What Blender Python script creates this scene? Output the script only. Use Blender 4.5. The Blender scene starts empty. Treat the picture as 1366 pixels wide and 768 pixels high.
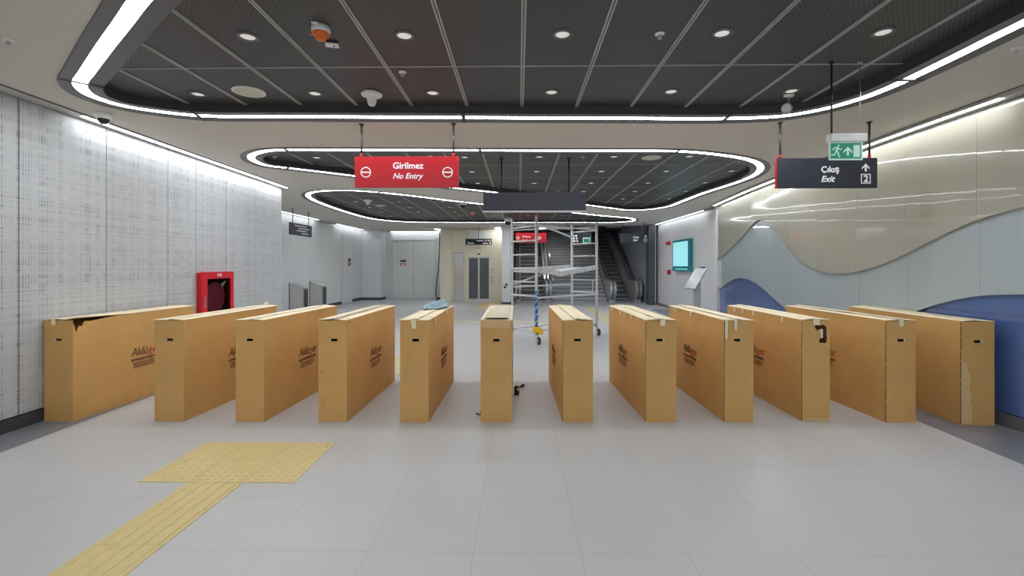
import bpy, bmesh, math, random
from mathutils import Vector, Matrix, noise

random.seed(7)
PI = math.pi
scene = bpy.context.scene
COL = scene.collection

# ------------------------------------------------------------------ survey
F, CX, HOR, EYE = 625.0, 683.0, 354.0, 1.613      # lens in pixels of the 1366x768 frame, horizon row, eye height
YAW = 9.0 / 625.0
CS, SN = math.cos(YAW), math.sin(YAW)

def ray(px, py):
    a = (px - CX) / F
    return Vector((a * CS - SN, a * SN + CS, (HOR - py) / F))

def at_z(px, py, z):
    r = ray(px, py); t = (z - EYE) / r.z
    return Vector((r.x * t, r.y * t, z))

def at_y(px, py, Y):
    r = ray(px, py); t = Y / r.y
    return Vector((r.x * t, Y, EYE + r.z * t))

ZC = 3.28          # white ceiling
ZP = 3.363         # dark mesh panels inside the bays

# ------------------------------------------------------------------ materials
def nodes_of(name):
    m = bpy.data.materials.new(name); m.use_nodes = True
    nt = m.node_tree
    return m, nt, nt.nodes['Principled BSDF']

def lin(c):
    return tuple(((x / 255) / 12.92 if x <= 10 else (((x / 255) + .055) / 1.055) ** 2.4) for x in c)

def mat(name, col, rough=.5, metal=0.0, nscale=6.0, namt=.06, bump=0.0, bscale=40.0, emit=None, estr=0.0, trans=0.0, spec=.5):
    m, nt, b = nodes_of(name)
    col = tuple(col)
    tc = nt.nodes.new('ShaderNodeTexCoord')
    nz = nt.nodes.new('ShaderNodeTexNoise'); nz.inputs['Scale'].default_value = nscale; nz.inputs['Detail'].default_value = 4
    nt.links.new(tc.outputs['Object'], nz.inputs['Vector'])
    rp = nt.nodes.new('ShaderNodeMix'); rp.data_type = 'RGBA'
    rp.inputs[6].default_value = tuple(max(0, c * (1 - namt)) for c in col) + (1,)
    rp.inputs[7].default_value = tuple(min(1, c * (1 + namt)) for c in col) + (1,)
    nt.links.new(nz.outputs['Fac'], rp.inputs[0])
    nt.links.new(rp.outputs[2], b.inputs['Base Color'])
    b.inputs['Roughness'].default_value = rough
    b.inputs['Metallic'].default_value = metal
    b.inputs['Specular IOR Level'].default_value = spec
    if trans: b.inputs['Transmission Weight'].default_value = trans
    if bump:
        n2 = nt.nodes.new('ShaderNodeTexNoise'); n2.inputs['Scale'].default_value = bscale; n2.inputs['Detail'].default_value = 3
        nt.links.new(tc.outputs['Object'], n2.inputs['Vector'])
        bp = nt.nodes.new('ShaderNodeBump'); bp.inputs['Strength'].default_value = bump; bp.inputs['Distance'].default_value = .02
        nt.links.new(n2.outputs['Fac'], bp.inputs['Height'])
        nt.links.new(bp.outputs['Normal'], b.inputs['Normal'])
    if emit:
        b.inputs['Emission Color'].default_value = tuple(emit) + (1,)
        b.inputs['Emission Strength'].default_value = estr
    return m

LED = 23.0
M = {}
M['white_paint'] = mat('ceiling white paint', (.66, .625, .575), .75, namt=.03, nscale=.8)
M['wall_white'] = mat('white enamel panel', (.74, .76, .78), .38, namt=.03, nscale=1.5)
M['wall_grey'] = mat('grey enamel panel', (.72, .745, .755), .3, namt=.03, nscale=1.2)
M['wall_far'] = mat('pale grey panel', (.68, .68, .69), .3, namt=.05, nscale=.9)
M['dark_wall'] = mat('anthracite cladding', (.075, .082, .10), .35, namt=.15, nscale=2)
M['shaft'] = mat('slate blue cladding', (.40, .43, .50), .35, namt=.12, nscale=1.5)
M['plinth'] = mat('dark steel plinth', (.14, .145, .16), .3, metal=.2)
M['black'] = mat('black plastic', (.012, .012, .013), .5)
M['black_void'] = mat('black cloth backing', (.006, .006, .007), .9)
M['led'] = mat('led diffuser', (.9, .9, .9), .4, emit=(.94, .97, 1.0), estr=LED)
M['led_soft'] = mat('soft led diffuser', (.9, .9, .9), .4, emit=(.94, .97, 1.0), estr=LED * .45)
M['tube'] = mat('bright tube lamp', (.9, .9, .9), .4, emit=(1, .98, .95), estr=70)
M['led_off'] = mat('unlit diffuser', (.55, .55, .54), .4)
M['flange'] = mat('grey painted steel flange', (.13, .13, .14), .45, namt=.08)
M['trim_grey'] = mat('grey aluminium trim', (.48, .48, .49), .5)
M['skirt'] = mat('dark grey skirt', (.05, .052, .06), .6)
M['tbar'] = mat('grid bar grey', (.42, .42, .425), .45)
M['lamp'] = mat('downlight lens', (.6, .6, .6), .5, emit=(1, .97, .93), estr=.42)
M['lamp_ring'] = mat('downlight ring', (.16, .16, .16), .35, metal=.4)
M['white_plastic'] = mat('white plastic', (.86, .86, .84), .45)
M['cream_plastic'] = mat('cream plastic', (.66, .65, .55), .5)
M['orange'] = mat('orange plastic', (.85, .17, .02), .35)
M['smoke_dome'] = mat('smoked dome', (.02, .02, .022), .12)
M['red_sign'] = mat('red sign face', (.52, .012, .02), .38, namt=.05)
M['red_paint'] = mat('red enamel', (.62, .012, .025), .35)
M['dark_red'] = mat('dark red reel', (.38, .03, .06), .4)
M['navy_sign'] = mat('anthracite sign face', (.031, .033, .046), .5, namt=.1, spec=.3)
M['sign_white'] = mat('sign lettering white', (.82, .82, .84), .5, emit=(1, 1, 1), estr=.12)
M['green'] = mat('exit sign green', (.01, .25, .145), .4, emit=(.01, .25, .145), estr=.25)
M['pale_green'] = mat('exit sign pale', (.62, .82, .76), .4, emit=(.6, .85, .78), estr=.15)
M['steel'] = mat('stainless steel', (.55, .55, .55), .28, metal=.9, namt=.05)
M['steel_matt'] = mat('brushed steel', (.50, .50, .505), .42, metal=.35, namt=.06)
M['alu'] = mat('scaffold aluminium', (.74, .75, .76), .42, metal=.15, namt=.08, nscale=14)
M['rod'] = mat('grey sign rod', (.07, .07, .07), .4, metal=.5)
M['rubber'] = mat('black rubber', (.02, .02, .02), .6)
M['handrail'] = mat('handrail rubber', (.15, .152, .158), .28)
M['blue_wrap'] = mat('blue wrap', (.015, .17, .52), .45, bump=.3, bscale=30)
M['yellow'] = mat('yellow clamp', (.85, .52, .01), .4)
M['beige_metal'] = mat('champagne metal panel', (.78, .715, .555), .4, metal=.1, namt=.03)
M['glass_dark'] = mat('dark lift glass', (.10, .11, .12), .08, namt=.3, nscale=2.2)
M['mirror_panel'] = mat('reflective steel panel', (.55, .55, .52), .18, metal=.75)
M['esc_steel'] = mat('escalator steel', (.50, .51, .52), .32, metal=.35)
M['esc_step'] = mat('escalator step', (.52, .525, .54), .45, metal=.1)
M['esc_riser'] = mat('escalator riser', (.14, .143, .15), .5, metal=.1)
M['stair'] = mat('dark stair stone', (.30, .305, .32), .5)
M['cable'] = mat('black cable', (.015, .015, .015), .5)
M['tape'] = mat('pale paper tape', (.85, .77, .52), .45, namt=.08, nscale=20)
M['clear_tape'] = mat('glossy packing tape', (.78, .68, .50), .14, namt=.25, nscale=22, bump=.9, bscale=45)
M['foam'] = mat('white foam', (.75, .75, .73), .7)
M['print'] = mat('dark ink print', (.15, .07, .035), .8)
M['print_red'] = mat('red ink print', (.52, .09, .03), .8)
M['plastic_bag'] = mat('blue plastic sheet', (.30, .47, .55), .15, namt=.85, nscale=24, bump=.8, bscale=40)
M['scrap'] = mat('torn brown card', (.16, .085, .035), .8, namt=.4, nscale=30)
M['screen'] = mat('cyan lightbox face', (.35, .75, .8), .3, emit=(.42, .95, 1.0), estr=.6)
M['screen_line'] = mat('lightbox print', (.25, .6, .64), .4, emit=(.3, .8, .86), estr=.36)
M['teal'] = mat('teal frame', (.01, .22, .26), .35)
M['info_print'] = mat('info board print', (.33, .36, .38), .4)
M['info_face'] = mat('info board face', (.66, .68, .70), .15)

# floor tiles
def tile_mat(name, col, mortar, x0, y0, w, msize, rough, namt):
    m, nt, b = nodes_of(name)
    tc = nt.nodes.new('ShaderNodeTexCoord')
    mp = nt.nodes.new('ShaderNodeMapping'); mp.inputs['Location'].default_value = (-x0, -y0, 0)
    nt.links.new(tc.outputs['Object'], mp.inputs['Vector'])
    br = nt.nodes.new('ShaderNodeTexBrick'); br.offset = 0; br.squash = 1
    br.inputs['Scale'].default_value = 1
    br.inputs['Brick Width'].default_value = w; br.inputs['Row Height'].default_value = w
    br.inputs['Mortar Size'].default_value = msize; br.inputs['Mortar Smooth'].default_value = .3
    br.inputs['Color1'].default_value = tuple(c * .99 for c in col) + (1,)
    br.inputs['Color2'].default_value = tuple(min(1, c * 1.01) for c in col) + (1,)
    br.inputs['Mortar'].default_value = tuple(mortar) + (1,)
    nt.links.new(mp.outputs[0], br.inputs['Vector'])
    nz = nt.nodes.new('ShaderNodeTexNoise'); nz.inputs['Scale'].default_value = 2.2; nz.inputs['Detail'].default_value = 6
    nt.links.new(tc.outputs['Object'], nz.inputs['Vector'])
    mr = nt.nodes.new('ShaderNodeMapRange'); mr.inputs['To Min'].default_value = 1 - namt; mr.inputs['To Max'].default_value = 1 + namt
    nt.links.new(nz.outputs['Fac'], mr.inputs['Value'])
    mx = nt.nodes.new('ShaderNodeMix'); mx.data_type = 'RGBA'; mx.blend_type = 'MULTIPLY'; mx.inputs[0].default_value = 1
    nt.links.new(br.outputs['Color'], mx.inputs[6]); nt.links.new(mr.outputs[0], mx.inputs[7])
    nt.links.new(mx.outputs[2], b.inputs['Base Color'])
    b.inputs['Roughness'].default_value = rough
    return m
M['floor'] = tile_mat('light porcelain tiles', (.50, .497, .493), (.37, .37, .365), .3465, 2.631, .6, .0022, .42, .03)
M['floor_dark'] = tile_mat('dark grey stone border', (.20, .205, .225), (.26, .26, .27), .3465, 2.631, .6, .002, .35, .18)
M['floor_far'] = tile_mat('mid grey stone tiles', (.50, .51, .525), (.54, .54, .54), .3465, 2.631, .6, .003, .3, .1)
M['tactile'] = mat('yellow tactile tile', (.63, .50, .22), .5, namt=.12, nscale=16)
M['tactile_worn'] = mat('worn yellow tactile tile', (.58, .52, .33), .5, namt=.1, nscale=16)

# linen-like perforated white panel
def linen():
    m, nt, b = nodes_of('white linen patterned panel')
    ge = nt.nodes.new('ShaderNodeNewGeometry')
    sx = nt.nodes.new('ShaderNodeSeparateXYZ'); nt.links.new(ge.outputs['Position'], sx.inputs[0])
    def math_(op, a, b=None):
        n = nt.nodes.new('ShaderNodeMath'); n.operation = op
        for k, v in enumerate((a, b)):
            if v is None: continue
            if isinstance(v, (int, float)): n.inputs[k].default_value = v
            else: nt.links.new(v, n.inputs[k])
        return n.outputs[0]
    def threads(src, per_m, lo):
        """open gaps between threads: every thread gets its own random width and depth"""
        u = math_('MULTIPLY', sx.outputs[src], per_m)
        cell = math_('FLOOR', u); fr = math_('FRACT', u)
        wn = nt.nodes.new('ShaderNodeTexWhiteNoise'); wn.noise_dimensions = '1D'; nt.links.new(cell, wn.inputs['W'])
        tri = math_('ABSOLUTE', math_('SUBTRACT', fr, .5))
        mr = nt.nodes.new('ShaderNodeMapRange'); mr.interpolation_type = 'SMOOTHSTEP'
        mr.inputs['From Min'].default_value = .42; mr.inputs['From Max'].default_value = .22
        nt.links.new(tri, mr.inputs['Value'])
        return math_('MULTIPLY', mr.outputs[0], math_('ADD', math_('MULTIPLY', wn.outputs['Value'], 1 - lo), lo)), cell
    a, ca = threads('Y', 36, .25)
    c, cc = threads('Z', 52, .25)
    cb = nt.nodes.new('ShaderNodeCombineXYZ'); nt.links.new(math_('FLOOR', math_('MULTIPLY', ca, .34)), cb.inputs[0]); nt.links.new(math_('FLOOR', math_('MULTIPLY', cc, .34)), cb.inputs[1])
    w2 = nt.nodes.new('ShaderNodeTexWhiteNoise'); w2.noise_dimensions = '2D'; nt.links.new(cb.outputs[0], w2.inputs['Vector'])
    mu = nt.nodes.new('ShaderNodeMath'); mu.operation = 'MULTIPLY'
    nt.links.new(math_('MULTIPLY', a, c), mu.inputs[0]); nt.links.new(math_('ADD', math_('MULTIPLY', w2.outputs['Value'], .8), .45), mu.inputs[1])
    mu.use_clamp = True
    mx = nt.nodes.new('ShaderNodeMix'); mx.data_type = 'RGBA'
    mx.inputs[6].default_value = (.53, .545, .56, 1); mx.inputs[7].default_value = (.12, .125, .135, 1)
    nt.links.new(mu.outputs[0], mx.inputs[0]); nt.links.new(mx.outputs[2], b.inputs['Base Color'])
    b.inputs['Roughness'].default_value = .45
    return m
M['linen'] = linen()

# expanded-metal ceiling mesh
def mesh_panel():
    m, nt, b = nodes_of('dark expanded metal mesh')
    tc = nt.nodes.new('ShaderNodeTexCoord')
    br = nt.nodes.new('ShaderNodeTexBrick'); br.offset = .5
    br.inputs['Scale'].default_value = 1
    br.inputs['Brick Width'].default_value = .036; br.inputs['Row Height'].default_value = .021
    br.inputs['Mortar Size'].default_value = .0055; br.inputs['Mortar Smooth'].default_value = .3
    br.inputs['Color1'].default_value = (.004, .0041, .0042, 1); br.inputs['Color2'].default_value = (.010, .0102, .0103, 1)
    br.inputs['Mortar'].default_value = (.075, .076, .077, 1)
    nt.links.new(tc.outputs['Object'], br.inputs['Vector'])
    nt.links.new(br.outputs['Color'], b.inputs['Base Color'])
    b.inputs['Roughness'].default_value = .42
    return m
M['mesh'] = mesh_panel()

# corrugated cardboard
def card(name, col):
    m, nt, b = nodes_of(name)
    tc = nt.nodes.new('ShaderNodeTexCoord')
    nz = nt.nodes.new('ShaderNodeTexNoise'); nz.inputs['Scale'].default_value = 3.0; nz.inputs['Detail'].default_value = 7
    nt.links.new(tc.outputs['Object'], nz.inputs['Vector'])
    mp = nt.nodes.new('ShaderNodeMapping'); mp.inputs['Scale'].default_value = (160, 160, 5)
    nt.links.new(tc.outputs['Object'], mp.inputs['Vector'])
    fi = nt.nodes.new('ShaderNodeTexNoise'); fi.inputs['Scale'].default_value = 1; fi.inputs['Detail'].default_value = 2
    nt.links.new(mp.outputs[0], fi.inputs['Vector'])
    ad = nt.nodes.new('ShaderNodeMath'); ad.operation = 'MULTIPLY_ADD'; ad.inputs[1].default_value = .35
    nt.links.new(fi.outputs['Fac'], ad.inputs[0]); nt.links.new(nz.outputs['Fac'], ad.inputs[2])
    mx = nt.nodes.new('ShaderNodeMix'); mx.data_type = 'RGBA'
    mx.inputs[6].default_value = tuple(c * .84 for c in col) + (1,); mx.inputs[7].default_value = tuple(c * 1.12 for c in col) + (1,)
    nt.links.new(ad.outputs[0], mx.inputs[0]); nt.links.new(mx.outputs[2], b.inputs['Base Color'])
    n2 = nt.nodes.new('ShaderNodeTexNoise'); n2.inputs['Scale'].default_value = 2.4
    nt.links.new(tc.outputs['Object'], n2.inputs['Vector'])
    bp = nt.nodes.new('ShaderNodeBump'); bp.inputs['Strength'].default_value = .35; bp.inputs['Distance'].default_value = .05
    nt.links.new(n2.outputs['Fac'], bp.inputs['Height']); nt.links.new(bp.outputs['Normal'], b.inputs['Normal'])
    b.inputs['Roughness'].default_value = .7
    return m
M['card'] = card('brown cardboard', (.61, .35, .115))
M['card_top'] = card('top-lit taped cardboard flap', (.82, .68, .47))  # paler than the sides: overhead light and covering tape put into the colour
M['card_edge'] = mat('cut cardboard edge', (.13, .075, .03), .9, namt=.5, nscale=60)
M['card_worn'] = mat('scuffed cardboard', (.70, .47, .22), .8, namt=.15, nscale=14)

def gloss(name, col, rough, coat):
    m = mat(name, col, rough, namt=.02, nscale=.7, bump=.05, bscale=1.3)
    b = m.node_tree.nodes['Principled BSDF']
    b.inputs['Coat Weight'].default_value = coat; b.inputs['Coat Roughness'].default_value = .02
    for n in m.node_tree.nodes:
        if n.type == 'BUMP':
            n.inputs['Distance'].default_value = .05
            m.node_tree.links.new(n.outputs['Normal'], b.inputs['Coat Normal'])
    return m
M['mural_beige'] = gloss('glossy beige mural panel', (.40, .385, .315), .16, 1.0)
M['mural_light'] = gloss('glossy pale blue mural panel', (.42, .475, .49), .18, .9)
M['mural_blue'] = gloss('glossy dark blue mural panel', (.085, .15, .37), .18, .8)

# ------------------------------------------------------------------ mesh helpers
def nb(): return bmesh.new()

def quad(bm, pts, mi=0):
    f = bm.faces.new([bm.verts.new(p) for p in pts]); f.material_index = mi
    return f

def box(bm, a, b, mi=0, bev=0.0):
    x0, y0, z0 = (min(a[i], b[i]) for i in range(3)); x1, y1, z1 = (max(a[i], b[i]) for i in range(3))
    v = [bm.verts.new(p) for p in ((x0,y0,z0),(x1,y0,z0),(x1,y1,z0),(x0,y1,z0),(x0,y0,z1),(x1,y0,z1),(x1,y1,z1),(x0,y1,z1))]
    fs = [bm.faces.new([v[i] for i in q]) for q in ((3,2,1,0),(4,5,6,7),(0,1,5,4),(1,2,6,5),(2,3,7,6),(3,0,4,7))]
    for f in fs: f.material_index = mi
    if bev:
        es = list({e for f in fs for e in f.edges})
        bmesh.ops.bevel(bm, geom=es, offset=bev, segments=2, affect='EDGES', profile=.6)
    return v

def cyl(bm, p, q, r, r2=None, n=16, cap=True, mi=0):
    p, q = Vector(p), Vector(q); r2 = r if r2 is None else r2
    d = (q - p).normalized()
    u = d.orthogonal().normalized(); w = d.cross(u)
    A = [bm.verts.new(p + (u * math.cos(2*PI*i/n) + w * math.sin(2*PI*i/n)) * r) for i in range(n)]
    B = [bm.verts.new(q + (u * math.cos(2*PI*i/n) + w * math.sin(2*PI*i/n)) * r2) for i in range(n)]
    for i in range(n):
        f = bm.faces.new((A[i], A[(i+1) % n], B[(i+1) % n], B[i])); f.smooth = n > 6; f.material_index = mi
    if cap:
        bm.faces.new(A[::-1]).material_index = mi; bm.faces.new(B).material_index = mi

def lathe(bm, c, prof, n=24, mi=0, ax='z'):
    """prof: (radius, height) pairs; revolved about a vertical axis through c."""
    c = Vector(c); rings = []
    for r, h in prof:
        if r < 1e-6: rings.append([bm.verts.new(c + Vector((0, 0, h)))])
        else: rings.append([bm.verts.new(c + Vector((r*math.cos(2*PI*i/n), r*math.sin(2*PI*i/n), h))) for i in range(n)])
    for A, B in zip(rings, rings[1:]):
        for i in range(n):
            j = (i + 1) % n
            if len(A) == 1 and len(B) == 1: continue
            if len(A) == 1: f = bm.faces.new((A[0], B[i], B[j]))
            elif len(B) == 1: f = bm.faces.new((A[i], A[j], B[0]))
            else: f = bm.faces.new((A[i], A[j], B[j], B[i]))
            f.smooth = True; f.material_index = mi

def tube(bm, pts, r, n=8, mi=0):
    pts = [Vector(p) for p in pts]; rings = []
    u = None
    for k, p in enumerate(pts):
        d = (pts[min(k+1, len(pts)-1)] - pts[max(k-1, 0)]).normalized()
        u = d.orthogonal().normalized() if u is None else (u - d * u.dot(d)).normalized()
        w = d.cross(u)
        rings.append([bm.verts.new(p + (u*math.cos(2*PI*i/n) + w*math.sin(2*PI*i/n))*r) for i in range(n)])
    for A, B in zip(rings, rings[1:]):
        for i in range(n):
            f = bm.faces.new((A[i], A[(i+1) % n], B[(i+1) % n], B[i])); f.smooth = True; f.material_index = mi
    bm.faces.new(rings[0][::-1]).material_index = mi; bm.faces.new(rings[-1]).material_index = mi

def prism(bm, pts, vec, mi=0):
    """closed outline pts (planar, 3D) extruded along vec"""
    vec = Vector(vec)
    A = [bm.verts.new(p) for p in pts]; B = [bm.verts.new(Vector(p) + vec) for p in pts]
    n = len(pts)
    bm.faces.new(A[::-1]).material_index = mi; bm.faces.new(B).material_index = mi
    for i in range(n):
        bm.faces.new((A[i], A[(i+1) % n], B[(i+1) % n], B[i])).material_index = mi

def fill(bm, loops, mi=0):
    """flat face with holes: loops of 3D points"""
    es = []
    for lp in loops:
        v = [bm.verts.new(p) for p in lp]
        es += [bm.edges.new((v[i], v[(i+1) % len(v)])) for i in range(len(v))]
    r = bmesh.ops.triangle_fill(bm, edges=es, use_beauty=True, use_dissolve=False)
    for f in r['geom']:
        if isinstance(f, bmesh.types.BMFace): f.material_index = mi

def root_matrix(o):
    m = Matrix.Identity(4)
    while o is not None:
        m = (Matrix.Translation(o.location) @ o.rotation_euler.to_matrix().to_4x4()) @ m
        o = o.parent
    return m

def obj(name, bm, mats, parent=None, local=False, recalc=True):
    if recalc: bmesh.ops.recalc_face_normals(bm, faces=bm.faces)
    me = bpy.data.meshes.new(name)
    if parent is not None and not local:
        bm.transform(root_matrix(parent).inverted())
    bm.to_mesh(me); bm.free()
    for m in (mats if isinstance(mats, (list, tuple)) else [mats]): me.materials.append(M[m])
    o = bpy.data.objects.new(name, me); COL.objects.link(o)
    if parent is not None: o.parent = parent
    return o

def rebase(o):
    """put the origin of a single-mesh thing at its base"""
    vs = [v.co for v in o.data.vertices]
    c = Vector(((min(v.x for v in vs)+max(v.x for v in vs))/2, (min(v.y for v in vs)+max(v.y for v in vs))/2, min(v.z for v in vs)))
    o.data.transform(Matrix.Translation(-c)); o.location = c
    return o

def tag(o, label, cat, group=None):
    o['label'] = label; o['category'] = cat
    if group: o['group'] = group
    return o

def thing(name, label, cat, loc=(0, 0, 0), rz=0.0, group=None):
    o = bpy.data.objects.new(name, None); COL.objects.link(o)
    o.empty_display_size = .1
    o.location = loc; o.rotation_euler = (0, 0, rz)
    return tag(o, label, cat, group)

def struct(name, bm, mats, parent=None, recalc=True):
    o = obj(name, bm, mats, parent, recalc=recalc); o['kind'] = 'structure'
    return o

def dup(root, loc, label, group=None, rz=None):
    r = root.copy(); COL.objects.link(r); r.location = loc
    if rz is not None: r.rotation_euler = (0, 0, rz)
    r['label'] = label
    if group: r['group'] = group
    for ch in list(root.children):
        c = ch.copy(); COL.objects.link(c); c.parent = r
        for g in list(ch.children):
            d = g.copy(); COL.objects.link(d); d.parent = c
    return r

def text_bm(s, size, bold=0.0, shear=0.0, spacing=1.0, align='LEFT', depth=.001):
    cu = bpy.data.curves.new('lettering', 'FONT')
    cu.body = s; cu.size = size; cu.offset = bold; cu.shear = shear; cu.align_x = align
    cu.space_character = spacing; cu.extrude = depth; cu.resolution_u = 3
    o = bpy.data.objects.new('lettering', cu); COL.objects.link(o)
    bpy.context.view_layer.update()
    me = bpy.data.meshes.new_from_object(o.evaluated_get(bpy.context.evaluated_depsgraph_get()))
    bpy.data.objects.remove(o); bpy.data.curves.remove(cu)
    bm = nb(); bm.from_mesh(me); bpy.data.meshes.remove(me)
    return bm

def stand(bm, loc, rz=0.0):
    """turn flat lettering upright (facing -Y), then spin about Z and move"""
    bm.transform(Matrix.Translation(loc) @ Matrix.Rotation(rz, 4, 'Z') @ Matrix.Rotation(PI/2, 4, 'X'))
    return bm

def merge(bm, other):
    me = bpy.data.meshes.new('join'); other.to_mesh(me); other.free(); bm.from_mesh(me); bpy.data.meshes.remove(me)

def lerp_list(pts, x):
    if x <= pts[0][0]: return pts[0][1]
    for (a, b), (c, d) in zip(pts, pts[1:]):
        if x <= c: return b + (d - b) * (x - a) / (c - a)
    return pts[-1][1]

def ordinal(n):
    return ['first','second','third','fourth','fifth','sixth','seventh','eighth','ninth','tenth','eleventh','twelfth','thirteenth'][n-1]

# ------------------------------------------------------------------ walls of the hall
def Xl(Y): return -4.936 - .0243 * (Y - 4.46)              # left patterned wall
def Xr_c(Y): return 4.83 + .0088 * max(0.0, Y - 4.5) ** 2    # gently curved mural wall
def on_curve(px, fn):
    r = ray(px, HOR); k = r.x / r.y
    lo, hi = .5, 40.0
    for _ in range(60):
        mid = (lo + hi) / 2
        if k * mid < fn(mid): lo = mid
        else: hi = mid
    return lo
JY = [on_curve(p, Xr_c) for p in (957, 1002, 1024, 1052.5, 1090.7, 1141.5, 1207, 1302.5)][::-1]
JY = [JY[0] - .95 * k for k in range(9, 0, -1)] + JY
JP = [(y, Xr_c(y)) for y in JY]
def Xr(Y): return lerp_list(JP, Y)
def at_wall(px, py):
    Y = on_curve(px, Xr)
    r = ray(px, py)
    return Y, EYE + r.z * Y / r.y
YB = -4.6       # rear of the hall
YE = JY[-1]     # far end of the mural
XR2 = 5.68      # pale wall beyond the mural
XL2 = -7.39     # left wall beyond the step
YS = 9.95       # where the patterned wall ends

# floor: light tiles, dark borders along both walls, mid grey zone at the far end
def bl(Y): return -4.485 - .0243 * 2.6 * (Y - 4.46) * .6
def brd(Y): return 4.08 + .05 * (Y - 3.78)
bm = nb()
ys = [YB, 0, 2.5, 5, 7.5, YS]
for a, b in zip(ys, ys[1:]):
    quad(bm, [(Xl(a)-.3, a, 0), (bl(a), a, 0), (bl(b), b, 0), (Xl(b)-.3, b, 0)], 1)
    quad(bm, [(bl(a), a, 0), (brd(a), a, 0), (brd(b), b, 0), (bl(b), b, 0)], 0)
    quad(bm, [(brd(a), a, 0), (Xr(a)+.4, a, 0), (Xr(b)+.4, b, 0), (brd(b), b, 0)], 1)
quad(bm, [(-7.6, YS, 0), (bl(YS), YS, 0), (bl(YS), 17.4, 0), (-7.6, 17.4, 0)], 0)
quad(bm, [(bl(YS), YS, 0), (brd(YS), YS, 0), (brd(YS)+.5, 17.4, 0), (bl(YS), 17.4, 0)], 0)
quad(bm, [(brd(YS), YS, 0), (6.1, YS, 0), (6.1, 17.4, 0), (brd(YS)+.5, 17.4, 0)], 1)
quad(bm, [(-7.6, 17.4, 0), (6.1, 17.4, 0), (6.1, 23.4, 0), (-7.6, 23.4, 0)], 2)
bmesh.ops.remove_doubles(bm, verts=bm.verts, dist=1e-4)
struct('floor', bm, ['floor', 'floor_dark', 'floor_far'])

# left wall: tall patterned panels with open joints over a dark backing
jl = []
for p in (25, 142, 224, 261.5, 301, 340):
    r = ray(p, HOR); k = r.x / r.y
    jl.append((-4.936 + .0243*4.46) / (k + .0243))
jl = [jl[0] - .985 * k for k in range(9, 0, -1)] + jl + [YS]
bm = nb()
for a, b in zip(jl, jl[1:]):
    g = .006
    pts = [(Xl(a+g), a+g, .14), (Xl(b-g), b-g, .14), (Xl(b-g), b-g, 3.262), (Xl(a+g), a+g, 3.262)]
    prism(bm, pts, (-.03, 0, 0))
wl = struct('wall_left', bm, 'linen')
bm = nb()
a, b = YB, YS
prism(bm, [(Xl(a)-.034, a, 0), (Xl(b)-.034, b - .01, 0), (Xl(b)-.034, b - .01, 3.275), (Xl(a)-.034, a, 3.275)], (-.06, 0, 0))
struct('backing', bm, 'trim_grey', wl)
bm = nb()
prism(bm, [(Xl(a)+.004, a, 0), (Xl(b)+.004, b, 0), (Xl(b)+.004, b, .125), (Xl(a)+.004, a, .125)], (-.036, 0, 0))
struct('baseboard_left', bm, 'skirt')
# the step and the plain left wall behind it
bm = nb()
box(bm, (XL2 - .1, YS - .12, 0), (Xl(YS) - .036, YS, 3.28))
struct('wall_return', bm, 'wall_white')
def pn(px, X):
    r = ray(px, HOR); return X * r.y / r.x
joints = [YS + .02] + [pn(p, XL2) for p in (395, 412, 428, 443.5)] + [21.9]
bm = nb()
for a, b in zip(joints, joints[1:]):
    box(bm, (XL2 - .04, a + .005, .12), (XL2, b - .005, 3.26))
w2 = struct('wall_left.001', bm, 'wall_grey')
bm = nb(); box(bm, (XL2 - .1, YS, 0), (XL2 - .042, 23, 3.28)); struct('backing', bm, 'trim_grey', w2)
bm = nb(); box(bm, (XL2 - .04, YS + .01, 0), (XL2 + .01, 19.45, .11)); box(bm, (XL2 - .04, 20.62, 0), (XL2 + .01, 21.88, .11))
box(bm, (XL2, 21.86, 0), (-6.47, 21.89, .11)); box(bm, (-6.47, 21.89, 0), (-6.44, 22.64, .11))
struct('baseboard_left.001', bm, 'skirt')
# white pier in the left far corner
bm = nb(); box(bm, (XL2, 21.9, 0), (-6.48, 22.9, 3.27)); struct('wall_corner', bm, 'wall_white')
# far wall with the double doors
bm = nb(); box(bm, (-6.48, 22.75, 0), (-3.4, 22.9, 3.28)); struct('wall_back', bm, 'wall_grey')
# beige lift front
bm = nb()
box(bm, (-3.03, 21.13, 0), (-.70, 21.35, 3.25))
box(bm, (-3.03, 21.35, 0), (-2.9, 23, 3.25))
struct('wall_back.001', bm, 'beige_metal')
bm = nb(); box(bm, (-3.53, 21.05, 0), (-3.03, 22.9, 3.27)); struct('wall_pier', bm, 'beige_metal')
bm = nb(); box(bm, (-.695, 19.4, 0.1), (-.345, 23.2, 3.275)); pier = struct('wall_pier.001', bm, 'wall_white')
bm = nb(); box(bm, (-.72, 19.38, 0), (-.32, 23.2, .1)); struct('base', bm, 'dark_wall', pier)

# escalator hall: dark shaft
bm = nb(); box(bm, (5.30, 19.2, 0), (5.56, 19.6, 3.28)); struct('wall_pier.002', bm, 'dark_wall')
bm = nb(); box(bm, (5.50, 19.6, 0), (5.62, 29, 4.2)); struct('wall_right_shaft', bm, 'shaft')
bm = nb(); box(bm, (-.345, 23.2, 0), (-.22, 29, 4.2)); struct('wall_left_shaft', bm, 'dark_wall')
bm = nb(); box(bm, (-.5, 19.75, 3.5), (5.6, 29, 3.6)); box(bm, (-.5, 19.7, 3.27), (5.6, 19.8, 3.6)); struct('ceiling_shaft', bm, 'dark_wall')
bm = nb(); box(bm, (-.4, 28.9, 0), (5.6, 29.1, 4.2)); struct('wall_shaft_end', bm, 'dark_wall')
# raised light landing in front of the escalators
bm = nb(); box(bm, (-.34, 19.6, 0), (5.5, 23, .012)); struct('floor_landing', bm, 'floor_far')

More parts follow.
